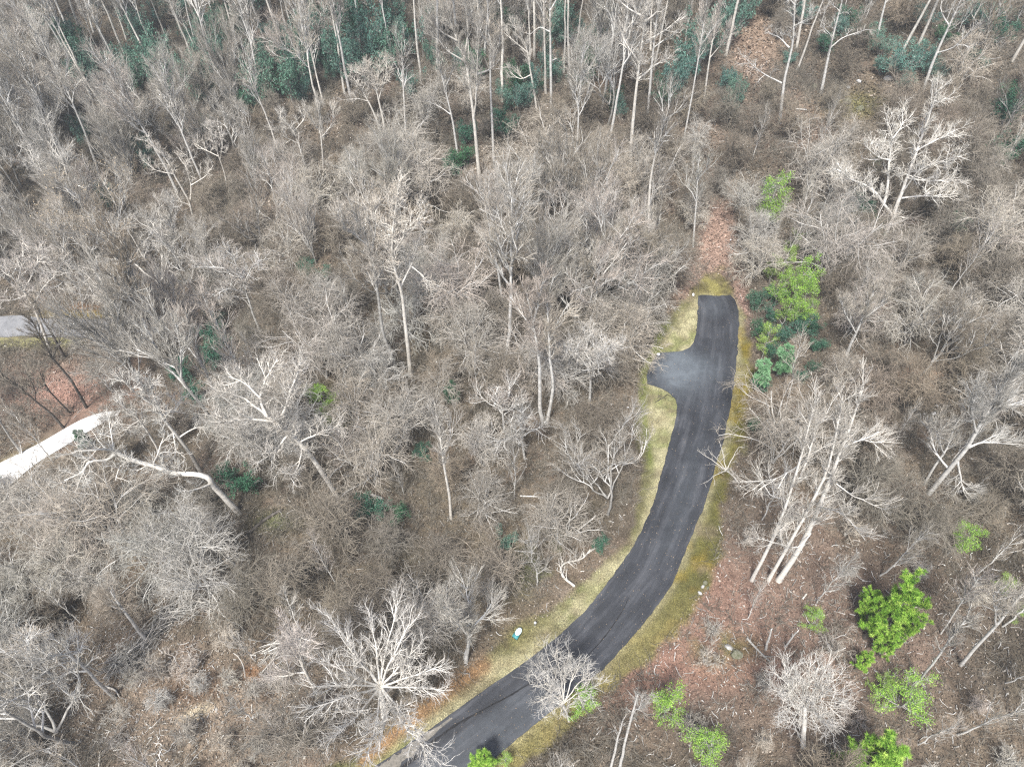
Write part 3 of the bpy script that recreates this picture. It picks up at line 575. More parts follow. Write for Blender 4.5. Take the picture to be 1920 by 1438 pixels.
for (ex, ey, mx, my) in [(640, 1192, 673, 1238), (606, 1150, 660, 1215), (773, 1165, 735, 1235), (690, 1140, 706, 1210), (837, 1298, 775, 1286), (580, 1290, 645, 1284), (610, 1382, 660, 1345), (713, 1410, 724, 1350),
                         (684, 1436, 706, 1365), (805, 1398, 757, 1345), (832, 1430, 765, 1365), (833, 1252, 780, 1268), (745, 1128, 730, 1190), (600, 1235, 650, 1260), (790, 1205, 755, 1240), (570, 1330, 640, 1310)]:
    L_ = math.hypot(ex - 713, ey - 1287); star.append(([(713, 1287, 7.0), (mx, my, 9 + L_ / 60), (ex, ey, 11 + L_ / 60)], 0.09, .02))
hero("star_shaped_tree", "large white bare tree seen from above, limbs spread like a star beside the lower road", (722, 1345),
     [([(722, 1345, 0), (716, 1310, 3.5), (713, 1287, 7.0)], .27, .2)] + star, STAR, BN, seed=8, landmark=("the large star-shaped tree", 713, 1285), fine=1.5)
star = []
for (ex, ey) in [(1447, 1255), (1487, 1245), (1513, 1238), (1545, 1243), (1575, 1272), (1462, 1328), (1568, 1318), (1568, 1378), (1542, 1368), (1480, 1370), (1440, 1291), (1585, 1300), (1465, 1240)]:
    L_ = math.hypot(ex - 1510, ey - 1315); star.append(([(1509, 1322, 5.5), ((ex + 1510) / 2, (ey + 1315) / 2 - 4, 7 + L_ / 40), (ex, ey, 9 + L_ / 40)], .055, .015))
hero("star_shaped_tree", "white bare tree with a fan of limbs on red leaves in the lower right corner", (1507, 1400),
     [([(1507, 1400, 0), (1508, 1360, 3), (1509, 1322, 5.5)], .2, .14)] + star, STAR, BN, seed=9, landmark=("the white fan-shaped tree", 1508, 1315), fine=1.3)
star = []
for (ex, ey) in [(1007, 1245), (1027, 1228), (996, 1285), (1091, 1240), (1117, 1255), (1045, 1212), (1068, 1225), (1022, 1300), (1112, 1290), (1005, 1310)]:
    star.append(([(1057, 1318, 4), ((ex + 1057) / 2, (ey + 1300) / 2, 6), (ex, ey, 8.5)], .05, .02))
hero("roadside_tree", "small white twiggy tree leaning over the asphalt at the right edge of the lower road", (1068, 1352), [([(1068, 1352, 0), (1062, 1335, 2), (1057, 1318, 4)], .1, .07)] + star, GN, WH, seed=10, landmark=("the twiggy tree over the road", 1055, 1275), fine=.7)
star = []
for (ex, ey) in [(1307, 845), (1322, 905), (1350, 828), (1385, 842), (1335, 870), (1375, 875), (1330, 850)]:
    star.append(([(1362, 882, 3), ((ex + 1362) / 2, (ey + 878) / 2, 4.5), (ex, ey, 6)], .05, .018))
hero("roadside_tree", "small bare tree with few crooked limbs reaching over the right edge of the upper road", (1388, 905), [([(1388, 905, 0), (1375, 893, 1.6), (1362, 882, 3)], .09, .06)] + star, [S(5, (35, 70), (.8, 1.6), 5, .022, w=.25, u=.05), S(4, (30, 60), (.4, .8), 4, .014, w=.2, m=1)], WH, seed=11, landmark=("the crooked tree over the road", 1345, 870), fine=.45)
hero("gnarled_tree", "leaning white tree with thick horizontal limbs above the driveway end", (450, 962),
     [([(450, 962), (423, 935), (397, 908), (392, 893), (367, 888), (323, 886), (287, 873), (233, 857), (213, 843)], .3, .18), ([(213, 843), (187, 840), (143, 842)], .13, .04, -.3), ([(218, 848), (203, 863), (167, 863), (155, 885), (123, 900)], .14, .04, -.5),
      ([(200, 843), (185, 825), (170, 805)], .07, .02, .5), ([(213, 843), (208, 815), (205, 790)], .08, .03, .5), ([(240, 862), (222, 878), (215, 905)], .08, .03, -.4), ([(397, 905), (375, 913), (350, 918)], .11, .06, -.3), ([(287, 873), (300, 840), (310, 810)], .08, .03, .4), ([(165, 865), (150, 900), (140, 925)], .06, .02, -.2)],
     GN, WH, seed=12, landmark=("the leaning horizontal-limbed white tree", 280, 870), fine=.9)
hero("gnarled_tree", "broad crooked white-crowned tree on a dark trunk left of the green patch", (636, 935),
     [([(636, 935), (600, 880), (567, 837), (540, 810), (513, 790)], .26, .17), ([(513, 790), (483, 767), (450, 743), (407, 733)], .14, .04, .3), ([(500, 780), (487, 745), (500, 705), (520, 673)], .13, .04, .5), ([(520, 800), (545, 740), (567, 680)], .12, .04, .3),
      ([(510, 790), (460, 785), (407, 792)], .12, .04, -.3), ([(540, 815), (510, 850), (480, 870)], .1, .03, -.6), ([(560, 830), (600, 810), (640, 795)], .09, .03, .2), ([(567, 840), (560, 880), (545, 900)], .09, .03, -.6), ([(487, 745), (455, 715), (430, 705)], .08, .03, .3)],
     GN, WH, seed=13, landmark=("the broad crooked white-crowned tree", 510, 770), fine=1.8)
hero("gnarled_tree", "crooked white tree with twisting limbs between the driveway and the dark evergreens", (377, 885),
     [([(377, 885), (355, 850), (333, 822), (300, 780), (287, 743), (275, 715)], .22, .07), ([(300, 780), (330, 770), (345, 745)], .09, .03, .4), ([(290, 760), (255, 735), (227, 707)], .1, .03, -.2), ([(333, 822), (370, 800), (395, 805)], .09, .03, .4), ([(325, 812), (330, 850), (310, 875)], .08, .03, -.4)], GN, WH, seed=14, fine=1.3)
hero("gnarled_tree", "thin white crooked tree just left of the twisting one above the driveway end", (312, 880),
     [([(312, 880), (292, 835), (262, 788), (240, 770), (227, 758)], .16, .05), ([(262, 788), (240, 800), (225, 820)], .06, .02, .2)], GN, WH, seed=15)
hero("forked_tree", "tall grey many-forked tree leaning left in front of the dark evergreens", (405, 800),
     [([(405, 800), (380, 762), (350, 727), (330, 690), (315, 655), (300, 625)], .22, .05), ([(350, 727), (318, 690), (290, 650), (270, 610)], .12, .04, .3), ([(340, 710), (345, 660), (335, 610)], .1, .03, -.3), ([(330, 690), (290, 670), (255, 650)], .09, .03, .3), ([(318, 660), (305, 610), (280, 570)], .09, .03, .2)], SPEC['vase'][1:], GR, seed=16, landmark=("the many-forked leaning grey tree", 320, 660), fine=1.2)
hero("forked_tree", "grey tree with two long leaning stems right of the many-forked one", (412, 765),
     [([(412, 765), (395, 715), (377, 680), (362, 640), (350, 600)], .18, .05), ([(435, 665), (415, 620), (395, 585), (380, 550)], .12, .04, .1, 0, True), ([(377, 680), (350, 650), (335, 600)], .09, .03, .4)], SPEC['vase'][1:], PA, seed=17, fine=1.2, trunk_n=2)
hero("gnarled_tree", "white tree with wide twisting limbs at the left edge above the grey lane", (92, 655),
     [([(92, 655), (78, 615), (63, 577), (48, 553), (33, 533)], .22, .12), ([(33, 533), (15, 505), (0, 490)], .1, .03, -.2), ([(63, 577), (80, 540), (103, 515)], .12, .04, .2), ([(33, 533), (43, 480), (40, 440)], .11, .03, .3), ([(50, 555), (20, 565), (-10, 560)], .09, .03, -.2), ([(45, 545), (68, 500), (75, 455)], .1, .03, .3)], GN, WH, seed=18, landmark=("the twisted left-edge white tree", 50, 540), fine=1.2)
hero("sycamore_tree", "white crooked sycamore with bare twisting limbs deep in the upper left wood", (362, 408),
     [([(362, 408), (355, 377), (327, 327), (315, 300), (300, 284), (274, 264)], .2, .06), ([(357, 374), (359, 347), (345, 310), (334, 297)], .12, .04, .4), ([(359, 347), (387, 330), (400, 310)], .09, .03, .3), ([(357, 385), (334, 378), (297, 374)], .1, .03, -.3), ([(327, 327), (290, 320), (265, 300)], .08, .03, .3)], GN, WH, seed=19, landmark=("the crooked upper-left white sycamore", 335, 330), fine=.9)
hero("sycamore_tree", "white slim sycamore right of the crooked one in the upper left wood", (424, 345),
     [([(424, 345), (422, 325), (411, 294), (401, 254), (390, 235)], .16, .04), ([(411, 294), (380, 280), (360, 265)], .08, .03, .3), ([(413, 300), (418, 270), (412, 240)], .07, .03, -.3)], GN, WH, seed=20, fine=1.1)
hero("forked_tree", "white tree with antler-like limbs left of a pair in the upper left", (575, 320),
     [([(575, 320), (568, 294), (551, 247), (524, 217)], .2, .05), ([(568, 294), (534, 284), (510, 275)], .09, .03, .3), ([(551, 247), (570, 225), (575, 205)], .08, .03, .3), ([(560, 270), (530, 255), (512, 240)], .08, .03, -.3)], GN, WH, seed=21, landmark=("the antler-limbed white pair", 580, 250), fine=1.1)
hero("forked_tree", "white round-crowned tree right of a pair in the upper left", (606, 320),
     [([(606, 320), (604, 287), (601, 247), (578, 214)], .18, .05), ([(602, 260), (621, 235), (625, 205)], .09, .03, .3), ([(601, 247), (598, 215), (600, 190)], .08, .03, -.2)], UPR, WH, seed=22, fine=1.4)
def tall(label, pts, r=.22, m=WH, s=1, lm=None, limbs=(), spec=UPR, fine=1.0):
    st = [(pts, r, .05)]; g = random.Random(s); n = len(pts)
    for l in limbs: st.append((l, r * .45, .03, g.uniform(-.6, .6)))
    hero("tall_tree", label, pts[0], st, spec, m, seed=s, landmark=lm, fine=fine)
tall("tallest double-stemmed white tree in the upper middle with a wide vase crown", [(899, 332), (893, 280), (887, 214), (880, 165), (874, 117), (857, 77), (840, 27)], .29, WH, 31, ("the tall double-stemmed white tree", 885, 150), [[(888, 225), (893, 160), (895, 83), (904, 40)], [(874, 117), (835, 95), (810, 60)], [(870, 105), (880, 60), (876, 10)], [(893, 140), (925, 130), (930, 80)], [(857, 77), (825, 60), (800, 20)]], fine=1.3)
tall("straight white tree just right of the double-stemmed one in the upper middle", [(926, 300), (923, 230), (920, 167), (919, 83), (914, 27), (912, -20)], .2, PA, 32, None, [[(920, 120), (937, 90), (940, 60)], [(919, 90), (900, 60), (895, 30)]])
tall("white trunk curving right at its foot before dark evergreens in the upper middle", [(1008, 216), (1003, 180), (997, 140), (987, 83), (967, 50)], .2, WH, 33, ("the curved white trunk at top", 995, 130), [[(990, 100), (965, 80), (940, 60)], [(997, 140), (975, 150), (955, 135)]])
tall("thick straight pole-like pale trunk in the upper middle running out of the top", [(1034, 220), (1032, 100), (1031, 0), (1030, -80)], .25, PA, 34, ("the straight pole-like trunk at top", 1032, 110), [[(1031, 60), (1010, 50), (995, 65)], [(1031, 20), (1050, -10), (1060, -40)], [(1032, 115), (1045, 110), (1050, 118)]], fine=.5)
tall("tall thick white trunk right of centre top with wide crooked limbs", [(1181, 330), (1183, 270), (1188, 217), (1198, 134), (1211, 33), (1214, -20)], .3, WH, 35, ("the thick white trunk at top", 1195, 150), [[(1205, 80), (1245, 60), (1275, 35)], [(1200, 120), (1175, 85), (1160, 50)], [(1211, 33), (1180, 20), (1155, 0)], [(1195, 150), (1230, 120), (1260, 105)], [(1211, 40), (1235, 20), (1240, -20)]], GN, 1.0)
tall("white trunk standing close behind the thick one right of centre top", [(1214, 216), (1219, 160), (1224, 100), (1233, 20), (1236, -40)], .24, PA, 36, None, [[(1226, 90), (1250, 70), (1270, 60)], [(1230, 50), (1215, 20), (1210, -10)]])
tall("pale tree with narrow crown left of the double-stemmed one", [(858, 290), (850, 230), (840, 187), (827, 134), (822, 90)], .18, PA, 37, None, [[(845, 215), (825, 200), (800, 190)], [(835, 165), (850, 130), (855, 100)]])
tall("white open-crowned tree standing above the brown tangle left of the upper middle", [(722, 246), (716, 215), (710, 187), (700, 144), (685, 125)], .2, WH, 38, ("the white open-crowned tree", 705, 170), [[(710, 187), (722, 150), (725, 110)], [(704, 160), (680, 140), (665, 135)], [(712, 195), (705, 160), (712, 120)]], GN, 1.3)
tall("white tree leaning left beside the open-crowned one", [(714, 245), (702, 215), (690, 190), (673, 160), (655, 140)], .18, WH, 39, None, [[(690, 190), (665, 185), (645, 188)], [(680, 172), (685, 150), (678, 130)]], GN, 1.1)
tall("tall grey-white trunk with a drooping lower limb on the upper right leafy slope", [(1462, 232), (1466, 190), (1470, 150), (1487, 83), (1490, 0), (1492, -60)], .25, PA, 40, ("the tall trunk with drooping limb", 1475, 120), [[(1465, 156), (1435, 140), (1415, 125), (1395, 105)], [(1480, 90), (1460, 70), (1432, 60)], [(1488, 50), (1510, 40), (1530, 20)], [(1490, 10), (1470, -10), (1460, -30)]], GN, .7)
tall("leaning grey trunk with few limbs left of three on the upper right slope", [(1540, 176), (1549, 130), (1557, 90), (1574, 20), (1590, -40)], .24, PA, 41, ("the leaning trunk above mossy rocks", 1557, 90), [[(1557, 90), (1580, 70), (1625, 55)], [(1552, 105), (1562, 70), (1540, 45)]], GN, .35)
tall("short thick pale trunk at the top edge above the green shrubs", [(1641, 88), (1650, 45), (1661, 0), (1672, -50)], .25, PA, 42, ("the thick trunk at top edge", 1650, 40), [], GN, .3)
tall("long grey trunk leaning far right at the upper right", [(1733, 168), (1744, 130), (1757, 100), (1775, 60), (1794, 20), (1815, -30)], .25, PA, 43, ("the long grey trunk leaning far right", 1765, 90), [[(1757, 100), (1790, 90), (1830, 50)], [(1780, 50), (1765, 20), (1770, -10)]], GN, .5)
tall("slender grey trunk rising left of the leafy gully at the top", [(1281, 270), (1288, 230), (1300, 167), (1312, 90), (1323, 17), (1328, -30)], .14, PA, 44, ("the slender trunk beside the gully", 1305, 140), [[(1312, 90), (1330, 60), (1345, 40)]])
tall("slim white tree with upswept twigs beside the leafy gully at the top", [(1320, 190), (1326, 140), (1333, 93), (1343, 40), (1352, -10)], .17, WH, 45, None, [[(1330, 110), (1355, 80), (1370, 50)], [(1335, 80), (1315, 50), (1310, 20)]], fine=1.3)
tall("slim pale trunk by the head of the pink leafy path", [(1300, 463), (1303, 415), (1307, 367), (1310, 300)], .14, PA, 46, ("the slim trunk by the path", 1305, 390), [[(1306, 380), (1290, 350), (1285, 330)], [(1308, 340), (1322, 320), (1328, 300)]])
tall("pale tree with hazy crown leaning right above the bright evergreens", [(1586, 678), (1593, 650), (1603, 630), (1623, 583), (1638, 545)], .17, PA, 47, ("the pale tree right of evergreens", 1610, 610), [[(1605, 625), (1585, 590), (1575, 560)], [(1615, 600), (1645, 580), (1660, 560)]], fine=1.6)
tall("large pale tree leaning right with fine twigs at the right edge", [(1742, 925), (1775, 885), (1813, 840), (1847, 780), (1880, 725), (1910, 680)], .24, PA, 48, ("the large leaning right-edge tree", 1830, 820), [[(1813, 840), (1850, 830), (1890, 835)], [(1830, 810), (1820, 770), (1825, 730)], [(1860, 760), (1890, 760), (1920, 750)], [(1795, 860), (1800, 910), (1830, 940)], [(1780, 880), (1755, 850), (1745, 800)]], fine=1.6)
tall("second pale leaning trunk left of the large leaning tree at the right edge", [(1735, 905), (1755, 870), (1775, 845), (1790, 800)], .14, PA, 49, None, [[(1770, 850), (1755, 820), (1750, 790)]])
tall("thin pale pole of a tree running diagonally below the bushy pine", [(1717, 1284), (1747, 1245), (1780, 1200), (1815, 1155)], .1, PA, 50, ("the thin diagonal trunk", 1765, 1220), [], fine=.8)
tall("long white diagonal trunk near the right edge beside drooping green twigs", [(1803, 1246), (1830, 1210), (1867, 1171), (1910, 1118), (1940, 1080)], .15, PA, 51, ("the long white diagonal trunk", 1860, 1180), [[(1867, 1171), (1860, 1130), (1870, 1100)]])
tall("thin diagonal sapling trunk above the bushy pine at the right", [(1765, 1188), (1790, 1150), (1815, 1115), (1838, 1085)], .07, PA, 52)
tall("left trunk of two slim pale trees at the bottom edge right of the road", [(1144, 1445), (1153, 1410), (1161, 1375), (1166, 1350)], .11, PA, 53, ("the two slim bottom-edge trunks", 1165, 1390), spec=SLIMTW, fine=.5)
tall("right trunk of two slim pale trees at the bottom edge right of the road", [(1163, 1438), (1172, 1390), (1184, 1340), (1191, 1315), (1195, 1300)], .12, PA, 54, spec=SLIMTW, fine=.5)
tall("thick pale leaning trunk above the brush pile at the lower left", [(279, 1202), (262, 1185), (247, 1165), (217, 1128), (205, 1110)], .2, PA, 55, ("the trunk above the brush pile", 245, 1165), [], fine=.5)
tall("grey leaning trunk with a curved white root end at the lower left clearing", [(214, 1308), (190, 1285), (167, 1258), (140, 1238), (115, 1205)], .19, PA, 56, ("the leaning clearing trunk", 170, 1265), [[(145, 1242), (150, 1215), (145, 1190)], [(165, 1258), (130, 1260), (105, 1270)]], GN, .7)
tall("grey leaning trunk farthest left of two in the lower left clearing", [(130, 1288), (100, 1265), (73, 1245), (40, 1228)], .17, PA, 57, None, [[(73, 1245), (60, 1215), (50, 1200)]], GN, .8)
tall("thin white leaning tree left of the large star-shaped tree", [(602, 1322), (585, 1280), (568, 1248), (550, 1210), (534, 1172)], .14, WH, 58, ("the thin white leaning tree", 570, 1250), [[(575, 1260), (545, 1265), (510, 1280)], [(568, 1248), (560, 1215), (565, 1190)]])
tall("pale tree with a hazy round crown above the lower road shoulder", [(873, 1240), (878, 1215), (880, 1190), (878, 1160)], .18, PA, 59, ("the hazy round-crowned tree", 878, 1150), [[(878, 1190), (850, 1160), (840, 1120)], [(880, 1180), (910, 1150), (925, 1120)], [(879, 1170), (880, 1120), (870, 1085)]], fine=2.2)
tall("dark leaning trunk on pink leaves below the grey lane", [(120, 802), (95, 775), (67, 753), (30, 722), (0, 700)], .17, DK, 60, ("the dark trunk on pink leaves", 70, 755), [[(67, 753), (65, 725), (50, 700)]], fine=.8)
tall("dark forked trunk right of another on pink leaves below the lane", [(133, 775), (112, 755), (90, 733), (75, 700)], .13, DK, 61, None, [[(90, 733), (70, 725), (55, 705)]], fine=.8)
tall("stout dark trunk crossing in front of the grey lane", [(120, 670), (110, 645), (95, 620), (80, 600), (66, 565)], .2, DK, 62, ("the stout dark trunk by the lane", 95, 620), [[(95, 620), (105, 595), (108, 570)], [(100, 628), (75, 630), (50, 625)]], fine=.8)
tall("long dark trunk rising between the lane and the driveway", [(162, 765), (133, 713), (115, 693), (97, 673), (75, 635), (58, 600)], .19, DK, 63, None, [[(97, 673), (110, 640), (112, 610)]], fine=.9)
tall("grey trunk at the left edge above the white driveway", [(40, 850), (20, 822), (0, 790), (-25, 760)], .17, GR, 64, ("the grey left-edge trunk", 10, 810), [], fine=.7)
tall("dark thin tree with few twigs in front of the white driveway", [(97, 915), (82, 900), (68, 888), (58, 868)], .08, DK, 65, ("the dark tree before the driveway", 72, 890), [[(68, 888), (72, 868), (85, 860)]], [S(5, (25, 60), (.6, 1.4), 4, .018, w=.2), S(4, (25, 60), (.3, .6), 3, .01, w=.2, m=1)], .6)
tall("grey-trunked tree with gnarled white upper limbs at the upper left of mid wood", [(490, 625), (475, 590), (462, 550), (455, 520), (430, 505)], .18, PA, 66, ("the gnarled white-limbed tree", 440, 520), [[(462, 550), (425, 540), (400, 555)], [(455, 520), (420, 500), (370, 500)], [(458, 530), (470, 500), (490, 485)], [(450, 515), (440, 480), (415, 465)]], GN, 1.5)
tall("grey crooked tree between the V-shaped pair and the road", [(1105, 755), (1107, 720), (1105, 695), (1090, 670), (1065, 650)], .16, PA, 67, ("the grey crooked tree", 1105, 690), [[(1107, 715), (1120, 670), (1145, 650)], [(1100, 688), (1120, 650), (1165, 645)], [(1105, 695), (1100, 650), (1095, 620)]], GN, 2.0)
tall("low pale spreading tree in the brown thicket below the V-shaped pair", [(945, 810), (943, 785), (940, 765), (930, 745)], .15, PA, 68, ("the low pale spreading tree", 940, 765), [[(942, 780), (970, 760), (985, 745)], [(941, 770), (915, 755), (895, 735)], [(940, 770), (955, 740), (950, 715)]], GN, 1.8)
tall("pale twisted tree low in the thicket left of the lower verge", [(985, 860), (980, 835), (975, 815), (960, 800)], .14, PA, 69, None, [[(977, 820), (1000, 805), (1025, 800)], [(975, 815), (985, 790), (980, 775)], [(978, 825), (955, 820), (935, 825)]], GN, 1.6)

LAND += [(1345, 455, "the pink leafy path head"), (1240, 690, "the turning area"), (1410, 90, "the leafy gully"), (620, 770, "the mossy green patch"), (130, 830, "the white driveway"), (120, 612, "the grey lane"),
         (330, 1180, "the long brush pile"), (370, 1330, "the pale clearing patch"), (970, 1185, "the teal roadside box"), (1320, 1105, "the white rocks by the verge"), (1390, 1215, "the mossy stump hollow"), (1600, 175, "the upper right mossy rocks"),
         (1660, 1150, "the dense bushy pine"), (60, 60, "the top left corner"), (1890, 420, "the bare upper right edge"), (20, 1420, "the bottom left corner"), (1880, 1400, "the bottom right corner"), (440, 60, "the wooded top left edge"), (170, 180, "the pale far left wood")]

# ------------------------------------------------------------------ evergreens
def evergreen_variant(kind, seed, H, Rd, leafm, barkm):
    g = np.random.default_rng(seed); tb = MB(); cb = MB()
    if kind == 'pine':
        P, Rr = stem([(0, 0, -.3), (g.normal(0, .2), g.normal(0, .2), H * .5), (g.normal(0, .3), g.normal(0, .3), H)], .13, .03, 12, g, .1); tb.tubes(P, Rr, 8)
        A, Ra = grow(P, Rr, 40, .2, 1, (50, 82), (Rd * .7, Rd * 1.1), 6, .12, .09, .05, .02, g, lshape=.55); tb.tubes(A, Ra, 4)
        B_, Rb = grow(A, Ra, 8, .25, 1, (25, 60), (.4, .9), 4, .15, .1, .02, .01, g); tb.tubes(B_, Rb, 3)
        pts = np.concatenate([B_[:, -1], B_[:, 2], A[:, -1]]); d = ntan(np.concatenate([B_[:, -1] - B_[:, -2], B_[:, 2] - B_[:, 1], A[:, -1] - A[:, -2]]))
        n = 40; C = np.repeat(pts, n, 0); D = ntan(np.repeat(d, n, 0) * .5 + ntan(g.normal(size=(len(C), 3))) + np.array([0, 0, .35])); s = g.uniform(.16, .34, len(C))[:, None]
        W = ntan(np.cross(D, g.normal(size=D.shape))) * .02
        cr = np.clip(np.repeat(g.normal(.5, .28, len(pts)), n) + g.normal(0, .1, len(C)), 0, 1); cb.tris(np.stack([C - W, C + W, C + D * s], 1), rnd=cr)
    elif kind == 'loose':
        P, Rr = stem([(0, 0, -.3), (g.normal(0, .3), g.normal(0, .3), H * .5), (g.normal(0, .6), g.normal(0, .6), H)], .09, .02, 12, g, .15); tb.tubes(P, Rr, 6)
        A, Ra = grow(P, Rr, 20, .25, 1, (45, 85), (Rd * .7, Rd * 1.2), 7, .16, .0, .035, .014, g, lshape=.5); tb.tubes(A, Ra, 4)
        B_, Rb = grow(A, Ra, 7, .2, 1, (25, 60), (.5, 1.1), 5, .12, -.05, .014, .008, g); tb.tubes(B_, Rb, 3)
        keep = g.random(len(B_)) < .8; Q = B_[keep]; pts = Q[:, 1:].reshape(-1, 3); leaves(cb, pts, 11, .13, .13, g, 0, .3, .2)
    elif kind == 'laurel':
        for i in range(8):
            a = g.uniform(0, 6.28); s = Rd * g.uniform(.3, .8); P, Rr = stem([(0, 0, -.3), (math.cos(a) * s * .5, math.sin(a) * s * .5, H * .5), (math.cos(a) * s, math.sin(a) * s, H * g.uniform(.65, 1))], .05, .02, 8, g, .15); tb.tubes(P, Rr, 5)
            A, Ra = grow(P, Rr, 8, .3, 1, (30, 75), (Rd * .3, Rd * .7), 5, .2, .1, .025, .012, g, lshape=.3); tb.tubes(A, Ra, 3)
            B_, Rb = grow(A, Ra, 5, .3, 1, (25, 70), (.3, .8), 3, .2, .1, .012, .008, g); tb.tubes(B_, Rb, 3)
            pts = np.concatenate([B_[:, -1], B_[:, 1], A[:, -1]]); pts = pts[g.random(len(pts)) < .6]; leaves(cb, pts, 8, .12, .19, g, 0, .4, .3)
    return tb.data("trunk", [barkm]), cb.data("crown", [leafm])
EV = {'pine': [evergreen_variant('pine', 700 + i, 7.5, 2.3, M_pine, M_dark) for i in range(3)], 'lime': [evergreen_variant('loose', 710 + i, 6, 2.2, M_lime, M_grey) for i in range(3)],
      'green': [evergreen_variant('loose', 720 + i, 6, 2.2, M_pine, M_grey) for i in range(2)], 'mint': [evergreen_variant('pine', 730, 5, 1.3, M_mint, M_grey)],
      'laurel': [evergreen_variant('laurel', 740 + i, 3.2, 2.2, M_laurel, M_grey) for i in range(3)], 'teal': [evergreen_variant('laurel', 750 + i, 3.4, 2.6, M_teal, M_grey) for i in range(3)],
      'con': [evergreen_variant('pine', 760, 6, 1.7, M_laurel, M_dark)]}
NATR = {'pine': 2.3, 'lime': 2.2, 'green': 2.2, 'mint': 1.4, 'laurel': 2.3, 'teal': 2.6, 'con': 1.7}; NATH = {'pine': 7.5, 'lime': 6, 'green': 6, 'mint': 5, 'laurel': 3.2, 'teal': 3.4, 'con': 6}
def place(name, meshes, loc, rz, sc, label, cat, group=None, tilt=(0, 0)):
    r = empty(name, loc, rz, sc, tilt); tag(r, label, cat, group)
    for nm, me in zip(("trunk", "crown"), meshes):
        o = bpy.data.objects.new(nm, me); col.objects.link(o); o.parent = r
    return r
EPX = []
LOOK = {'pine': "bright green bushy pine", 'lime': "loose yellow-green evergreen sapling", 'green': "vivid green feathery evergreen", 'mint': "pale mint-green young pine", 'laurel': "dark green leafy evergreen shrub", 'teal': "bluish dark evergreen shrub", 'con': "deep green young conifer"}
NAME = {'pine': "pine_tree", 'lime': "evergreen_sapling", 'green': "evergreen_sapling", 'mint': "young_pine", 'laurel': "evergreen_shrub", 'teal': "evergreen_shrub", 'con': "conifer"}
def ever(kind, px, py, wpx, hfrac=1.0, label=None, lm=None, flag=False):
    """crown centre seen at px, py; wpx its width in the picture"""
    B0 = g1(px, py); dep = B0[1] * cp - (B0[2] - CAMZ) * sp; Rm = wpx / 2 * dep / F * 1.15; sc = Rm / NATR[kind]; h = NATH[kind] * sc * hfrac * .6
    c = at_h(B0, px, py, h); loc = np.array([c[0], c[1], terrain(c[0], c[1])])
    me = EV[kind][R.randrange(len(EV[kind]))]; EPX.append((px, py, wpx, B0[1], 1.0 if (kind in ('pine', 'green', 'mint', 'con') or label or flag) else (.5 if kind == 'teal' and py < 300 and R.random() < .45 else 0.0)))
    r = place(NAME[kind], me, loc, R.uniform(0, 6.28), sc, label or auto_label(LOOK[kind], px, py), "shrub" if 'shrub' in NAME[kind] else "tree", None if label else "evergreens scattered in the wood"); r.scale = (sc, sc, sc * hfrac)
    if label: USED.add(label)
    if lm: LAND.append((px, py, lm))
ever('pine', 1668, 1150, 100, 1.0, "dense bright green bushy pine, heart-shaped from above, at the lower right")
for q_ in [(1698, 1130, 60, "rounded pine crown at the right shoulder of the dense bushy pine"), (1634, 1132, 58, "rounded pine crown at the left shoulder of the dense bushy pine"), (1700, 1170, 54, "pine crown on the right flank of the dense bushy pine"), (1640, 1172, 54, "pine crown on the left flank of the dense bushy pine"), (1668, 1205, 56, "low pine top just below the dense bushy pine")]: ever('pine', q_[0], q_[1], q_[2], .9, q_[3])
ever('pine', 1617, 1240, 46, .8, "small green pine at the lower left of the dense bushy pine"); ever('green', 1525, 1160, 52, .8, "small vivid green pine alone on brown leaves right of the road bend", "the small vivid green pine")
ever('green', 1700, 1305, 110, .6, "sparse low green evergreen below the dense bushy pine"); ever('lime', 1655, 1290, 60, .6); ever('green', 1805, 1012, 75, .8, "feathery green evergreen tip at the right, alone on grey brush", "the feathery green tree"); ever('lime', 1885, 1085, 50, .9); ever('lime', 1915, 1150, 40, .9)
ever('green', 1250, 1320, 86, 1.0, "yellow-green feathery sapling by the lower right side of the road", "the yellow-green roadside sapling"); ever('green', 1325, 1400, 90, .7, "broad feathery green sapling at the bottom edge right of the road"); ever('pine', 1640, 1420, 120, .7, "wide bright pine cut by the bottom edge at the lower right"); ever('pine', 1580, 1432, 60, .7)
ever('pine', 905, 1430, 70, .6, "bright green pine top at the bottom edge beside the road"); ever('green', 1100, 1315, 75, .7, "yellow-green bush at the right edge of the lower road"); ever('lime', 950, 1428, 40, .6)
ever('green', 1450, 375, 75, 1.0, "bright yellow-green pine alone above the right end of the road", "the bright pine above the road"); ever('lime', 1440, 398, 50, .7)
for a in [(1488, 455, 36), (1474, 495, 48), (1508, 520, 64), (1468, 540, 50), (1502, 560, 74), (1452, 505, 38), (1478, 590, 54), (1515, 585, 44)]: ever('green' if a[1] > 515 else 'lime', *a)
ever('mint', 1470, 672, 40, .9, "pale mint-green young pine right of the mossy verge", "the pale mint-green pine"); ever('mint', 1432, 700, 36, .9, "bright mint-green young pine at the verge below the pale one"); ever('lime', 1440, 645, 50, .9); ever('laurel', 1425, 720, 40)
for a in [(1425, 565, 50), (1448, 590, 46), (1432, 622, 46), (1505, 615, 54), (1530, 645, 40), (1470, 625, 46), (1452, 655, 40), (1415, 800, 34), (1500, 700, 40), (1530, 610, 40), (1455, 545, 44), (1530, 690, 30)]: ever('laurel', *a)
ever('con', 847, 738, 42, .7, "small deep green conifer standing on leaf litter in mid wood", "the small deep green conifer"); ever('laurel', 790, 852, 45, 1, "dark evergreen bush left of the slender white curved trunk"); ever('laurel', 700, 960, 70, flag=True); ever('laurel', 745, 965, 50, flag=True)
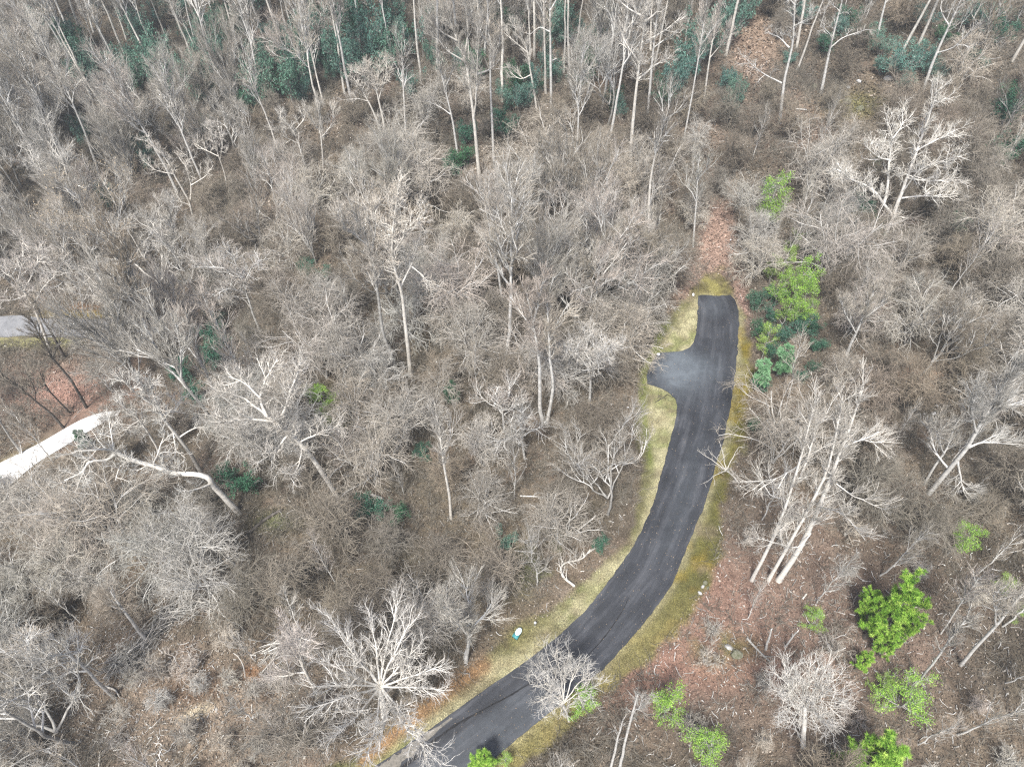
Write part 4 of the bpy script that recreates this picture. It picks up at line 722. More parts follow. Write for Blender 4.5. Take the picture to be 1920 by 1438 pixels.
ever('laurel', 455, 905, 75, 1, "dark green round evergreen bush beside the leaning white tree", "the dark round evergreen bush"); ever('laurel', 430, 890, 50); ever('laurel', 398, 615, 60, flag=True); ever('laurel', 415, 645, 60); ever('laurel', 395, 680, 70, flag=True); ever('laurel', 350, 700, 60); ever('laurel', 365, 745, 50, flag=True)
ever('laurel', 597, 515, 60, flag=True); ever('laurel', 575, 500, 40); ever('con', 158, 832, 34, .7, "small dark spruce standing at the edge of the white driveway"); ever('teal', 945, 1012, 52, 1, "teal-green soft evergreen bush in the brown thicket below centre", "the teal-green bush"); ever('laurel', 1130, 1020, 40)
ever('laurel', 950, 235, 55, 1.3, "mid green evergreen bush right of the straight white trunk", "the mid green bush"); ever('laurel', 860, 290, 55, flag=True); ever('laurel', 850, 310, 50); ever('laurel', 870, 240, 50)
for a in [(480, 150, 90), (540, 140, 100), (690, 50, 90), (730, 75, 80), (640, 90, 80), (250, 110, 70), (150, 95, 60), (430, 40, 80), (600, 40, 80), (590, 90, 60), (500, 110, 80), (400, 95, 60), (560, 170, 70), (250, 30, 60), (290, 8, 60), (360, 60, 60), (520, 60, 60), (310, 120, 60), (340, 150, 60), (130, 60, 60), (60, 20, 50), (370, 240, 60), (270, 290, 60), (260, 130, 50),
          (460, 175, 60), (660, 20, 90), (740, 30, 70), (700, 110, 60), (620, 130, 60), (200, 370, 50), (150, 250, 50), (810, 20, 60), (960, 30, 60), (1060, 50, 70), (1110, 100, 60), (1000, 160, 70), (985, 190, 60), (1090, 150, 60), (1150, 170, 55), (1165, 200, 45), (1270, 150, 60), (1285, 110, 80), (1320, 60, 80), (1380, 30, 90), (1400, 10, 80), (1250, 170, 50), (1040, 140, 50),
          (1590, 50, 90), (1620, 60, 90), (1660, 80, 80), (1700, 110, 90), (1740, 90, 80), (1560, 70, 70), (1510, 20, 70), (1600, 15, 90), (1840, 30, 90), (1880, 20, 70), (1780, 60, 60), (1760, 130, 60), (1850, 120, 50), (1700, 150, 60), (1660, 120, 60), (1820, 100, 50), (1740, 30, 60), (1480, 110, 40)] + [(R.uniform(20, 780), R.uniform(-20, 150 + (60 if q > 24 else 0)), R.uniform(45, 85)) for q in range(34)] + [(R.uniform(800, 1400), R.uniform(0, 190), R.uniform(35, 65)) for q in range(24)]:
    ever('teal' if R.random() < .8 else 'laurel', a[0], a[1] - R.uniform(0, 10), a[2] * R.uniform(.7, 1.1) * (1.0 if a[0] < 1430 else .85), R.uniform(1.1, 1.8) if a[0] < 800 else (R.uniform(1.0, 1.6) if a[0] < 1430 else .8))
for a in [(1900, 200, 70), (1905, 260, 70), (1885, 280, 60), (1915, 170, 60), (1600, 390, 60), (1645, 425, 50), (1800, 420, 45), (1635, 390, 40), (1890, 60, 60), (1650, 300, 40), (1440, 350, 30)]: ever('laurel', *a)
ever('green', 600, 745, 60, .6, "pale green leafy bush in the left wood right of the broad crooked tree"); ever('lime', 622, 785, 50, .5); ever('lime', 585, 725, 40, .5)

# ------------------------------------------------------------------ wood: trees and shrubs one by one
REG = [  # (poly, spacing m, [(kind, weight)])
 ([(0, 0), (0, 0)], 0, [])]
def region(px, py):
    """spacing in metres and kinds for a spot of ground seen at px, py"""
    if math.hypot(px - 1690, py - 340) < 150: return 4.4, (('tangleb', 1),), .8
    if math.hypot(px - 1510, py - 950) < 150: return 3.2, (('tangleb', 1.4), ('clump', 2), ('tangle', .5), ('sapling', .6)), 1
    if math.hypot(px - 720, py - 1330) < 140: return 3.6, (('tangleb', 1.4), ('clump', 1.2)), .8
    if 215 < px < 640 and py > 1190 + max(0, (430 - px)) * .35: return 2.5, (('clump', 6), ('sapling', .8), ('tangleb', .3)), .85
    if px < 215 and py > 1180: return 4.5, (('tangle', 3), ('sapling', 1.5), ('round', .6)), .9
    if px > 1230 and py > 1030: return 3.3, (('sapling', 2.4), ('clump', 3.6), ('tangleb', .5)), .6
    if px > 1390 and py > 700: return 4.3, (('tangleb', 1.5), ('tangle', 1.4), ('sapling', 1.6), ('roundb', .8), ('round', .6)), .9
    if px > 1230 and py > 400: return 3.9, (('tangle', 2.6), ('tangleb', 2.2), ('round', .3), ('sapling', .5)), 1
    if px > 1230: return 4.8, (('sapling', 1.6), ('tangleb', 2.4), ('tangle', .8), ('roundb', .4), ('slim', .5)), .7
    if px < 780 and py < 230: return 4.4, (('slim', 4.0), ('tall', 2.6), ('vase', 1.4), ('round', .5), ('vaset', .3)), 1
    if px < 780 and py < 300: return 4.7, (('vase', 2), ('round', 1.6), ('slim', 2.2), ('vaset', .4), ('vaseb', .5)), 1
    if px < 500 and py < 560: return 4.7, (('vase', 2), ('round', 1.6), ('roundb', .8), ('tall', 1.4), ('slim', .5), ('vaset', .6), ('spread', .25)), 1
    if px < 170 and 560 < py < 900: return 7, (('talld', 2), ('sapling', 1)), .45
    if px < 480 and py < 1000: return 5.2, (('round', 1.8), ('vase', 1), ('talld', .4), ('tangle', 1.2), ('vaset', .5), ('spread', .3)), .85
    if px < 480: return 3.9, (('tangle', 2.8), ('tangleb', 1.0), ('sapling', 1.2), ('roundb', .4)), .9
    if py < 330: return 4.6, (('slim', 1.6), ('tall', .9), ('vase', .8), ('round', .8), ('tangleb', 1.5), ('tangle', .8), ('sapling', .8)), .95
    if py < 620: return 4.3, (('round', 1.3), ('tall', .9), ('slim', .35), ('vase', 1), ('tangle', 2.6), ('tangleb', 1.4), ('roundb', .8), ('vaset', .3)), 1
    if py < 1000: return 4.15, (('round', .8), ('tall', .7), ('vase', .4), ('tangle', 3), ('tangleb', 1.2), ('sapling', .8)), 1
    return 4.1, (('tangle', 2.2), ('tangleb', 1.6), ('sapling', 1.4), ('round', .5)), .9
KN = {'clump': ("brush_clump", "low pale brush clump", "brush"), 'round': ("bare_tree", "grey round-crowned bare tree", "tree"), 'roundb': ("bare_tree", "brown round-crowned bare tree", "tree"), 'slim': ("bare_tree", "tall slim white-trunked tree", "tree"), 'vase': ("bare_tree", "grey upswept bare tree", "tree"), 'vaseb': ("bare_tree", "brown twiggy bare tree", "tree"), 'vaset': ("bare_tree", "tan-leaved bare tree", "tree"), 'tall': ("bare_tree", "tall pale-trunked bare tree", "tree"),
      'talld': ("bare_tree", "tall dark-trunked bare tree", "tree"), 'spread': ("sycamore_tree", "white crooked-limbed tree", "tree"), 'tangle': ("thicket_shrub", "grey tangled leafless shrub", "shrub"), 'tangleb': ("thicket_shrub", "brown tangled leafless shrub", "shrub"), 'sapling': ("sapling", "slender pale sapling", "tree")}
NH = {'clump': 2.2, 'round': 12.5, 'roundb': 11, 'slim': 21, 'vase': 14, 'vaseb': 12, 'vaset': 13, 'tall': 20, 'talld': 18, 'spread': 15, 'tangle': 6, 'tangleb': 5, 'sapling': 8}
NW = {'clump': 1.3, 'round': 5.8, 'roundb': 5.4, 'slim': 3.4, 'vase': 4.4, 'vaseb': 4.0, 'vaset': 4.2, 'tall': 3.8, 'talld': 3.8, 'spread': 5, 'tangle': 2.6, 'tangleb': 2.2, 'sapling': 1.2}
CLEARINGS = [((1345, 450), 42, 75), ((1392, 560), 22, 45), ((1410, 90), 45, 70), ((620, 760), 26, 30), ((130, 720), 60, 40)]
PROT = [(225, 1245), (245, 1235), (270, 1205), (290, 1185), (320, 1160), (350, 1142), (385, 1130), (420, 1135), (540, 1205), (970, 1185), (1003, 1168), (1054, 1085), (1060, 1060), (1077, 1103), (1100, 1040), (1320, 1105), (1380, 1225), (1300, 553),
        (708, 935), (1005, 932), (945, 1012), (847, 738), (790, 852), (455, 905), (470, 1000), (520, 965), (1640, 180), (1600, 195), (600, 745), (1190, 740), (1165, 1000), (1120, 1060), (1090, 1090)]
def allowed(B, kind, sc):
    H = NH[kind] * sc; r_ = NW[kind] * sc
    hs = np.array([0, .4, .75, 1.0]); P = np.stack([np.full(4, B[0]), np.full(4, B[1]), B[2] + hs * H], -1); px, py = project(P)
    dep = B[1] * cp - (B[2] - CAMZ) * sp; rp = r_ * F / dep
    if np.any(sdf(ROAD, px, py) > -np.array([6, .6 * rp, rp * .85, rp * .5])): return False
    if sdf(VERGE, np.array([px[0]]), np.array([py[0]]))[0] > 2: return False
    if H > 5 and np.any(sdf(VERGE, px, py) > (16 if py[0] < 1000 else -rp * .35)): return False
    if H <= 7 and kind != 'sapling' and np.any(sdf(VERGE, px, py) > -rp * .55): return False
    for (cx, cy), rx_, ry_ in CLEARINGS:
        if np.any(((px - cx) / rx_) ** 2 + ((py - cy) / ry_) ** 2 < 1): return False
    if H > 7:
        for q in (.6, .85):
            u, v = project(np.array([B[0], B[1], B[2] + H * q]))
            if np.any((np.hypot(HP[:, 0] - u, HP[:, 1] - v) < rp * .6) & (B[1] < HP[:, 2] + 2)): return False
        for q in (.4, .65, .9):
            u, v = project(np.array([B[0], B[1], B[2] + H * q]))
            if np.any((np.hypot(EP[:, 0] - u, EP[:, 1] - v) < rp * .8 + EP[:, 2] * .5) & (B[1] < EP[:, 3] + 2) & (EP[:, 4] > (.7 if kind in ('slim', 'tall', 'talld') or (sc * 977) % 1 < .62 else .2))): return False
        u, v = project(np.array([B[0], B[1], B[2] + H * .7]))
        if np.any((np.hypot(EP[:, 0] - u, EP[:, 1] - v) < rp * .4 + EP[:, 2] * .4) & (B[1] < EP[:, 3] + 2) & ((EP[:, 4] > 0) | ((sc * 977) % 1 < .3))): return False
    elif np.any((np.hypot(HP[:, 0] - px[2], HP[:, 1] - py[2]) < rp * .45) & (B[1] < HP[:, 2] + 1)): return False
    if H <= 7 and np.any((np.hypot(EP[:, 0] - px[1], EP[:, 1] - py[1]) < EP[:, 2] * .5 + rp * .4) & (B[1] < EP[:, 3] + 1)): return False
    for (qx, qy) in PROT:
        if np.any((np.hypot(qx - px, qy - py) < rp * .8 + 8) & (py[0] > qy - 10)): return False
    # keep the driveway and the lane open
    for X, Y in zip(px, py):
        if X < 200 and abs(Y - (900 - X * .62)) < 30 + rp * .4 and kind != 'sapling': return False
        if X < 215 and 590 < Y < 640 and Y > py[1] - 5: return False
    return True
pts_used = [(x, y, 1.6) for x, y in HERO]; cells = {}; HP = np.array(HPX); EP = np.array(EPX)
def near(x, y, d):
    k = (int(x // 8), int(y // 8))
    for i in range(-1, 2):
        for j in range(-1, 2):
            for (a, b, dd) in cells.get((k[0] + i, k[1] + j), ()):
                if (a - x) ** 2 + (b - y) ** 2 < (.5 * (d + dd)) ** 2: return True
    return False
def put(x, y, d): cells.setdefault((int(x // 8), int(y // 8)), []).append((x, y, d))
for a in pts_used: put(a[0], a[1], 3.0)
cand = []
PXs = rng.uniform(-60, 1980, 9000); PYs = rng.uniform(-30, 1500, 9000)
# even on the ground, not in the picture
gx = rng.uniform(-115, 125, 30000); gy = rng.uniform(4, 150, 30000); gz = terrain(gx, gy); gpx, gpy = project(np.stack([gx, gy, gz], -1))
counts = {}
for x, y, z, px, py in zip(gx, gy, gz, gpx, gpy):
    if not (-50 < px < 1970 and -25 < py < 1500): continue
    spc, kinds, dens = region(px, py)
    kd = R.choices([k[0] for k in kinds], [k[1] for k in kinds])[0]; sc = R.uniform(.72, 1.22)
    spc *= .86
    if kd in ('tangle', 'tangleb', 'sapling'): spc *= .88
    if near(x, y, spc): continue
    if not allowed((x, y, z), kd, sc):
        if kd in ('vase', 'tall', 'vaseb', 'vaset', 'talld', 'spread', 'round', 'roundb', 'slim'):
            kd = 'tangleb'; sc *= .8
            if not allowed((x, y, z), kd, sc): continue
        else: continue
    if R.random() > .35 + .65 * dens: put(x, y, spc * .7); continue
    put(x, y, spc); H = NH[kd] * sc; tx, ty = project(np.array([x, y, z + H * .7])); cand.append((kd, x, y, z, sc, float(tx), float(ty)))
for kd, x, y, z, sc, tx, ty in sorted(cand, key=lambda q: q[2]):
    nm, look, ct = KN[kd]; me = VAR[kd][R.randrange(len(VAR[kd]))]; counts[nm] = counts.get(nm, 0) + 1
    size = "small " if sc < .85 else ("large " if sc > 1.1 else "")
    place(nm, me, (x, y, z), R.uniform(0, 6.28), sc, auto_label(size + look, tx, ty), ct, {"tree": "bare trees of the wood", "shrub": "leafless shrubs of the wood", "brush": "low brush clumps on the open floor"}[ct] if nm != "sapling" else "saplings of the wood", (R.gauss(0, .05), R.gauss(0, .05)))
print("COUNTS", counts); open("/tmp/counts.txt", "w").write(str(counts))

# ------------------------------------------------------------------ undergrowth
def undergrowth():
    g = np.random.default_rng(77); x, y = scatter(105000); z = terrain(x, y); px, py = project(np.stack([x, y, z], -1))
    dens = np.where((px > 215) & (px < 640) & (py > 1200), .25, np.where((px > 1230) & (py > 1000), .22, .8)) * sst(.25, .58, fnoise(x, y, 7.0))
    k = vis(px, py, 30) & (sdf(VERGE, px, py) < -4) & (g.random(len(x)) < dens)
    for (cx, cy), rx_, ry_ in CLEARINGS: k &= ((px - cx) / rx_) ** 2 + ((py - cy) / ry_) ** 2 > 1
    for q in PROT: k &= np.hypot(px - q[0], py - q[1]) > 24
    k &= ~((px < 190) & (np.abs(py - (900 - px * .62)) < 40)); k &= ~((px < 215) & (py > 590) & (py < 640))
    x, y, z = x[k], y[k], z[k]; n = len(x); m = 7; B = np.repeat(np.stack([x, y, z], -1), m, 0) + g.normal(size=(n * m, 3)) * np.array([.35, .35, 0]); N = len(B)
    d = ntan(np.stack([g.normal(0, .6, N), g.normal(0, .6, N), np.abs(g.normal(.8, .3, N))], -1)); L_ = g.uniform(.4, 2.4, N); K = 4; P = np.zeros((N, K, 3)); P[:, 0] = B
    for i in range(1, K): d = ntan(d + g.normal(size=(N, 3)) * .28 + np.array([0, 0, -.14])); P[:, i] = P[:, i - 1] + d * (L_ / (K - 1))[:, None]
    Rr = np.linspace(.019, .009, K)[None].repeat(N, 0); b = MB(); b.tubes(P, Rr, 3, 0); sel = g.random(N) < .6
    C_, Rc = grow(P[sel], Rr[sel], 4, .3, 1, (20, 60), (.4, .9), 3, .2, 0, .011, .008, g); b.tubes(C_, Rc, 3, 1)
    print("undergrowth stems", N)
    tag(b.build("undergrowth", [M_brown, M_brown]), "low tangle of leafless brambles and twigs on the forest floor", "undergrowth", kind="stuff")
undergrowth()
def debris():
    g = np.random.default_rng(78); x, y = scatter(300000); z = terrain(x, y); px, py = project(np.stack([x, y, z], -1))
    dens = .04 + 1.0 * blob(px, py, 380, 1330, 330, 170) * (.3 + 1.0 * sst(.45, .62, fnoise(x, y, 4.0))) + .25 * blob(px, py, 1600, 1200, 420, 260)
    k = vis(px, py, 20) & (sdf(VERGE, px, py) < -4) & (g.random(len(x)) < dens); x, y, z = x[k], y[k], z[k]; n = len(x)
    a = g.uniform(0, 6.28, n); L_ = .12 + .9 * g.random(n) ** 2.2; d = np.stack([np.cos(a), np.sin(a), g.normal(0, .08, n)], -1); K = 4; P = np.zeros((n, K, 3)); P[:, 0] = np.stack([x, y, z + .1], -1)
    for i in range(1, K): d = ntan(d + g.normal(size=(n, 3)) * np.array([.35, .35, .08])); P[:, i] = P[:, i - 1] + d * (L_ / 3)[:, None]
    P[..., 2] = np.maximum(P[..., 2], terrain(P[..., 0], P[..., 1]) + .05)
    b = MB(); b.tubes(P, np.linspace(.038, .018, K)[None] * g.uniform(.5, 1.3, n)[:, None], 4); b.m4[0] = (np.repeat(g.random(n) < .6, 3 * 4)).astype(int); tag(b.build("woody_debris", [M_grey, M_pale]), "scattered broken sticks and pale wood chips lying on the leaves", "sticks", kind="stuff")
debris()

# ------------------------------------------------------------------ fallen wood, brush piles, rocks, small things
def fallen(name, label, pts, r0, r1, m=M_pale, lift=.12, twigs=0, seed=1, cat="log"):
    g = np.random.default_rng(seed); G_ = ground([p[0] for p in pts], [p[1] for p in pts]); B = G_[0].copy(); G_ = G_ + np.array([0, 0, lift]); root = empty(name, B)
    P, Rr = stem(G_ - B, r0, r1, max(6, len(pts) * 3), g, .02); Rr[0, 0] = r0
    cap = ntan(P[0, 1] - P[0, 0]); tb = MB(); tb.tubes(P, Rr, 9)
    for e, s in ((0, -1), (-1, 1)):                     # closed ends
        n9 = 9; ring = tb.v[-1] if False else None
    ring0 = tb.v[0][:9]; ring1 = tb.v[0][-9:]
    for rg in (ring0, ring1):
        c_ = rg.mean(0); k = np.arange(9); tb.raw(np.concatenate([rg, c_[None]]), np.stack([k, (k + 1) % 9, np.full(9, 9)], -1))
    tag(root, label, cat); tb.build("trunk", [m], root)
    if twigs:
        cb = MB(); A, Ra = grow(P, Rr, twigs, .1, 1, (30, 75), (.5, 1.5), 5, .2, .05, r0 * .45, .015, g, lshape=.2); cb.tubes(A, Ra, 5); C_, Rc = grow(A, Ra, 4, .2, 1, (25, 60), (.3, .8), 4, .2, .05, .02, .01, g); cb.tubes(C_, Rc, 3); cb.build("limbs", [m], root) if False else cb.build("crown", [m], root)
fallen("fallen_tree", "curved white dead tree lying beside the verge inside the road bend", [(1077, 1103), (1054, 1085), (1051, 1068), (1060, 1058), (1077, 1055), (1094, 1050), (1106, 1033)], .12, .05, M_white, .45, 26, 1, "fallen tree")
fallen("log", "short pale sawn log lying on dark evergreen leaves", [(697, 930), (718, 938)], .17, .16, M_white, .25, 0, 2)
fallen("log", "short white stick of wood on the brown floor in mid wood", [(895, 884), (915, 884)], .07, .05, M_white, .12, 0, 3)
fallen("log", "thin pale log lying flat in the thicket left of the verge", [(975, 931), (1005, 932), (1036, 936)], .08, .05, M_pale, .15, 3, 4)
fallen("log", "pale log lying left of the fallen curved tree below the teal bush", [(965, 1034), (990, 1036), (1010, 1040)], .08, .04, M_pale, .15, 3, 5)
fallen("fallen_tree", "long dark fallen trunk lying across the hollow at the lower left", [(448, 1020), (475, 995), (500, 975), (530, 958)], .2, .12, M_dark, .25, 5, 6, "fallen tree")
fallen("fallen_branch", "L-shaped white snapped branch on the brown slope at the far right", [(1834, 272), (1862, 270), (1860, 250)], .06, .05, M_white, .5, 0, 7, "branch")
fallen("log", "short pale log on the upper right leafy slope", [(1490, 206), (1512, 208)], .1, .08, M_pale, .15, 0, 8)
fallen("log", "short white log beside the green saplings on the right brown floor", [(1504, 1124), (1511, 1115)], .08, .07, M_white, .15, 0, 9)
fallen("fallen_branch", "white curved root end at the foot of a clearing trunk", [(200, 1288), (218, 1294), (227, 1308)], .1, .05, M_white, .2, 0, 10, "branch")
fallen("log", "white straight stick at the bottom edge of the clearing", [(187, 1438), (189, 1410)], .07, .05, M_white, .15, 0, 11)
fallen("log", "small white stick above the leaning trunk at the lower left", [(135, 1136), (144, 1145)], .07, .06, M_white, .15, 0, 12)
fallen("log", "small white stick farthest left of two above the clearing", [(90, 1126), (95, 1133)], .06, .05, M_white, .15, 0, 13)
fallen("log", "dark grey log with two broken ends on red leaves above the fan-shaped tree", [(1400, 1197), (1425, 1225), (1445, 1243)], .1, .07, M_grey, .15, 3, 14)
fallen("fallen_tree", "pale curved log with branches on the brush at the right", [(1795, 925), (1820, 918), (1840, 908)], .11, .07, M_pale, .3, 5, 15, "fallen tree")
fallen("fallen_branch", "dark branch lying on straw grass below the turning area", [(1228, 756), (1240, 749), (1252, 741)], .035, .02, M_dark, .15, 5, 16, "branch")
fallen("snag", "pale broken log among brush left of the teal bush", [(905, 840), (930, 845)], .07, .05, M_pale, .2, 2, 17)
fallen("snag", "short thick pale trunk lying above the orange bank", [(872, 1238), (878, 1212), (880, 1196)], .18, .14, M_pale, .2, 0, 18)
def snag(label, b_, t_, r, m, seed):
    g = np.random.default_rng(seed); B = g1(*b_); root = empty("snag", B); P, Rr = stem([(0, 0, -.3), on_axis(B, *t_) - B], r, r * .6, 6, g, .04); mb = MB(); mb.tubes(P, Rr, 8)
    rg = mb.v[0][-8:]; k = np.arange(8); mb.raw(np.concatenate([rg, rg.mean(0)[None] + np.array([[.02, 0, .35]])]), np.stack([k, (k + 1) % 8, np.full(8, 8)], -1)); mb.build("trunk", [m], root); tag(root, label, "dead tree")
snag("broken dark snag with a pale splintered top in the upper middle", (968, 326), (954, 276), .16, M_grey, 1); snag("short broken pale snag among evergreens near the top", (1146, 190), (1144, 100), .13, M_pale, 2)
snag("small pale stump left of two on brown leaves right of the bend", (1437, 1217), (1446, 1180), .11, M_pale, 3); snag("small pale leaning stump right of two on brown leaves", (1472, 1212), (1494, 1182), .09, M_pale, 4)
def pile(label, pts, n, w_, seed, m=M_grey):
    g = np.random.default_rng(seed); pts = np.array(pts, float); t = g.random(n) * (len(pts) - 1); x = np.interp(t, np.arange(len(pts)), pts[:, 0]); y = np.interp(t, np.arange(len(pts)), pts[:, 1]); C = ground(x, y)
    i = np.clip(t.astype(int), 0, len(pts) - 2); A = ground(pts[i, 0], pts[i, 1]); Bq = ground(pts[i + 1, 0], pts[i + 1, 1]); T = ntan(Bq - A); d = ntan(T * np.where(g.random(n) < .5, 1, -1)[:, None] + g.normal(size=(n, 3)) * np.array([.45, .45, .12]))
    L_ = g.uniform(1.0, 3.6, n); K = 6; P = np.zeros((n, K, 3)); P[:, 0] = C + g.normal(size=(n, 3)) * np.array([w_, w_, 0]) + np.stack([0 * x, 0 * x, .1 + .9 * g.random(n) ** 1.5], -1) - d * L_[:, None] / 2
    for k in range(1, K): d = ntan(d + g.normal(size=(n, 3)) * np.array([.16, .16, .06]) + np.array([0, 0, -.03])); P[:, k] = P[:, k - 1] + d * (L_ / (K - 1))[:, None]
    P[..., 2] = np.maximum(P[..., 2], terrain(P[..., 0], P[..., 1]) + .05); B = C.mean(0); B[2] = terrain(B[0], B[1]); r = g.uniform(.015, .05, n)
    b = MB(); b.tubes(P - B, r[:, None] * np.linspace(1, .4, K)[None], 5, 0); s = g.random(n) < .5; Q, Rq = grow(P[s] - B, r[s][:, None] * np.linspace(1, .4, K)[None], 3, .2, 1, (20, 55), (.5, 1.2), 4, .2, 0, .03, .012, g); b.tubes(Q, Rq, 3, 1)
    b2 = MB(); k = g.random(n) < .12; b2.tubes(P[k] - B + np.array([0, 0, .25]), r[k][:, None] * np.linspace(1.1, .5, K)[None], 5, 0)
    o = b.build("brush_pile", [m, M_brown]); o.location = B; tag(o, label, "brush pile")
    q = b2.build("pale_stick_layer", [M_white], o)
pile("long windrow of grey cut branches curving along the edge of the clearing", [(225, 1245), (260, 1228), (285, 1195), (310, 1168), (345, 1145), (380, 1130), (435, 1138)], 420, .55, 1, M_grey)
pile("small tangled heap of dead branches at the lower end of the long windrow", [(212, 1255), (240, 1238), (262, 1250)], 110, .5, 2, M_grey)
pile("loose heap of dead branches between the clearing and the large star-shaped tree", [(510, 1225), (540, 1205), (570, 1222)], 90, .6, 3, M_grey)
def rock(label, px, py, size, m, seed, name="rock", flat_=.6, lift=0.0):
    g = np.random.default_rng(seed); B = g1(px, py); nu, nv = 10, 7; U_, V__ = np.meshgrid(np.arange(nu) / nu * 2 * np.pi, np.linspace(0, np.pi, nv)); d = np.stack([np.sin(V__) * np.cos(U_), np.sin(V__) * np.sin(U_), np.cos(V__)], -1).reshape(-1, 3)
    f = np.ones(len(d))
    for _ in range(7):
        a = ntan(g.normal(size=3)); f = np.minimum(f, g.uniform(.6, .95) / np.maximum(d @ a, .25))
    v = d * f[:, None] * size * np.array([1, g.uniform(.65, .9), flat_]) + np.array([0, 0, size * flat_ * .35 + lift]); idx = np.arange(nu * nv).reshape(nv, nu)
    q = np.stack([idx[:-1], np.roll(idx[:-1], -1, 1), np.roll(idx[1:], -1, 1), idx[1:]], -1).reshape(-1, 4); b = MB(); b.raw(v, q); o = b.build(name, [m], smooth=False); o.location = B; o.rotation_euler[2] = g.uniform(0, 6); tag(o, label, "rock" if name == "rock" else "litter")
M_rock = flat("pale rock", (.30, .30, .29), (.55, .55, .54), 1.5); M_mossrock = flat("mossy rock", (.06, .07, .025), (.26, .25, .20), 2.2); M_plastic = flat("white plastic", (.75, .76, .78), (.82, .83, .84), 2, .4)
rock("pale jagged rock nearest the verge in a small roadside pile", 1312, 1112, .24, M_rock, 1); rock("pale grey rock above the jagged one in the roadside pile", 1318, 1100, .22, M_rock, 2); rock("grey rock at the right end of the roadside pile", 1327, 1103, .2, M_mossrock, 3); rock("small dark mossy rock behind the roadside pile", 1322, 1094, .3, M_mossrock, 4)
rock("large mossy boulder in the hollow right of the verge", 1380, 1228, .62, M_mossrock, 5); rock("pale boulder resting above the mossy boulder in the hollow", 1366, 1214, .36, M_rock, 6)
rock("pale grey boulder highest on the upper right slope", 1665, 150, .75, M_rock, 7); rock("white rock below left of the pale boulder on the upper right slope", 1610, 154, .42, M_plastic, 8); rock("small white rock beside the foot of the leaning grey trunk", 1590, 165, .36, M_rock, 9); rock("mossy rock left of two on the upper right slope", 1588, 192, .8, M_mossrock, 10); rock("mossy rock right of two on the upper right slope", 1612, 205, .7, M_mossrock, 11)
rock("mossy rock beside the drooping-limb trunk foot", 1525, 165, .7, M_mossrock, 12); rock("pale rock left of three in the brush on the right", 1733, 776, .22, M_plastic, 13); rock("pale rock in the middle of three in the brush on the right", 1750, 776, .32, M_plastic, 14); rock("flat pale rock above the other two in the brush on the right", 1757, 762, .22, M_plastic, 15)
rock("white crumpled bag at the upper left corner of the road end", 1300, 553, .26, M_plastic, 16, "crumpled_bag"); rock("white crumpled scrap lying on the corner of the turning area", 1234, 665, .24, M_plastic, 17, "crumpled_bag", .35, .08)
rock("tiny white scrap at the forest edge left of the straw verge", 1177, 764, .16, M_plastic, 18, "crumpled_bag")
def box_mb(b, cx, cy, cz, sx, sy, sz, m=0, bev=.0, taper=1.0):
    v = [(cx + a * sx / 2 * (taper if c > 0 else 1), cy + d * sy / 2 * (taper if c > 0 else 1), cz + c * sz / 2) for c in (-1, 1) for d in (-1, 1) for a in (-1, 1)]
    b.raw(v, [(0, 2, 3, 1), (4, 5, 7, 6), (0, 1, 5, 4), (2, 6, 7, 3), (0, 4, 6, 2), (1, 3, 7, 5)], m)
def post(px, py, label, h=.9):
    B = g1(px, py); r = empty("marker_post", B); b = MB(); a = np.arange(10) * 2 * np.pi / 10
    prof = [(.09, -.2), (.09, h * .9), (.11, h * .9), (.11, h), (.07, h + .03), (.0, h + .04)]
    V = np.concatenate([[(rr * math.cos(t), rr * math.sin(t), z) for t in a] for rr, z in prof[:4]]); idx = np.arange(40).reshape(4, 10); q = np.stack([idx[:-1], np.roll(idx[:-1], -1, 1), np.roll(idx[1:], -1, 1), idx[1:]], -1).reshape(-1, 4); b.raw(V, q)
    b.build("post", [M_plastic], r); c = MB(); V = np.concatenate([[(rr * math.cos(t), rr * math.sin(t), z) for t in a] for rr, z in ((.112, h), (.07, h + .04), (.01, h + .05))]); idx = np.arange(30).reshape(3, 10); c.raw(V, np.stack([idx[:-1], np.roll(idx[:-1], -1, 1), np.roll(idx[1:], -1, 1), idx[1:]], -1).reshape(-1, 4)); c.build("cap", [M_plastic], r); tag(r, label, "post", "white marker posts")
post(1367, 460, "white marker post on the left of two on the pink leafy path"); post(1381, 461, "white marker post on the right of two on the pink leafy path"); post(1003, 1172, "white capped post at the grass edge beside the teal box", .6)
# teal utility pedestal with a pale domed lid
B = g1(970, 1190); r = empty("utility_box", B, rad(-35), .78); tag(r, "teal roadside utility box with a pale oval lid at the left grass edge", "utility box")
M_teal_p = flat("teal plastic", (.05, .22, .24), (.08, .30, .32), 3, .5); M_lid = flat("pale mint lid", (.62, .78, .74), (.70, .82, .79), 3, .4)
b = MB(); box_mb(b, 0, -.28, .2, .62, .5, .4, taper=.92); box_mb(b, 0, -.28, .42, .66, .54, .04); b.build("base_box", [M_teal_p], r)
b = MB(); a = np.arange(20) * 2 * np.pi / 20; prof = [(1, -.1), (1, .50), (1.06, .50), (1.06, .56), (.9, .63), (.5, .68), (.02, .69)]; V = np.concatenate([[(rr * .30 * math.cos(t), .22 + rr * .46 * math.sin(t), z) for t in a] for rr, z in prof[:3]]); idx = np.arange(60).reshape(3, 20); b.raw(V, np.stack([idx[:-1], np.roll(idx[:-1], -1, 1), np.roll(idx[1:], -1, 1), idx[1:]], -1).reshape(-1, 4)); b.build("drum", [M_teal_p], r)
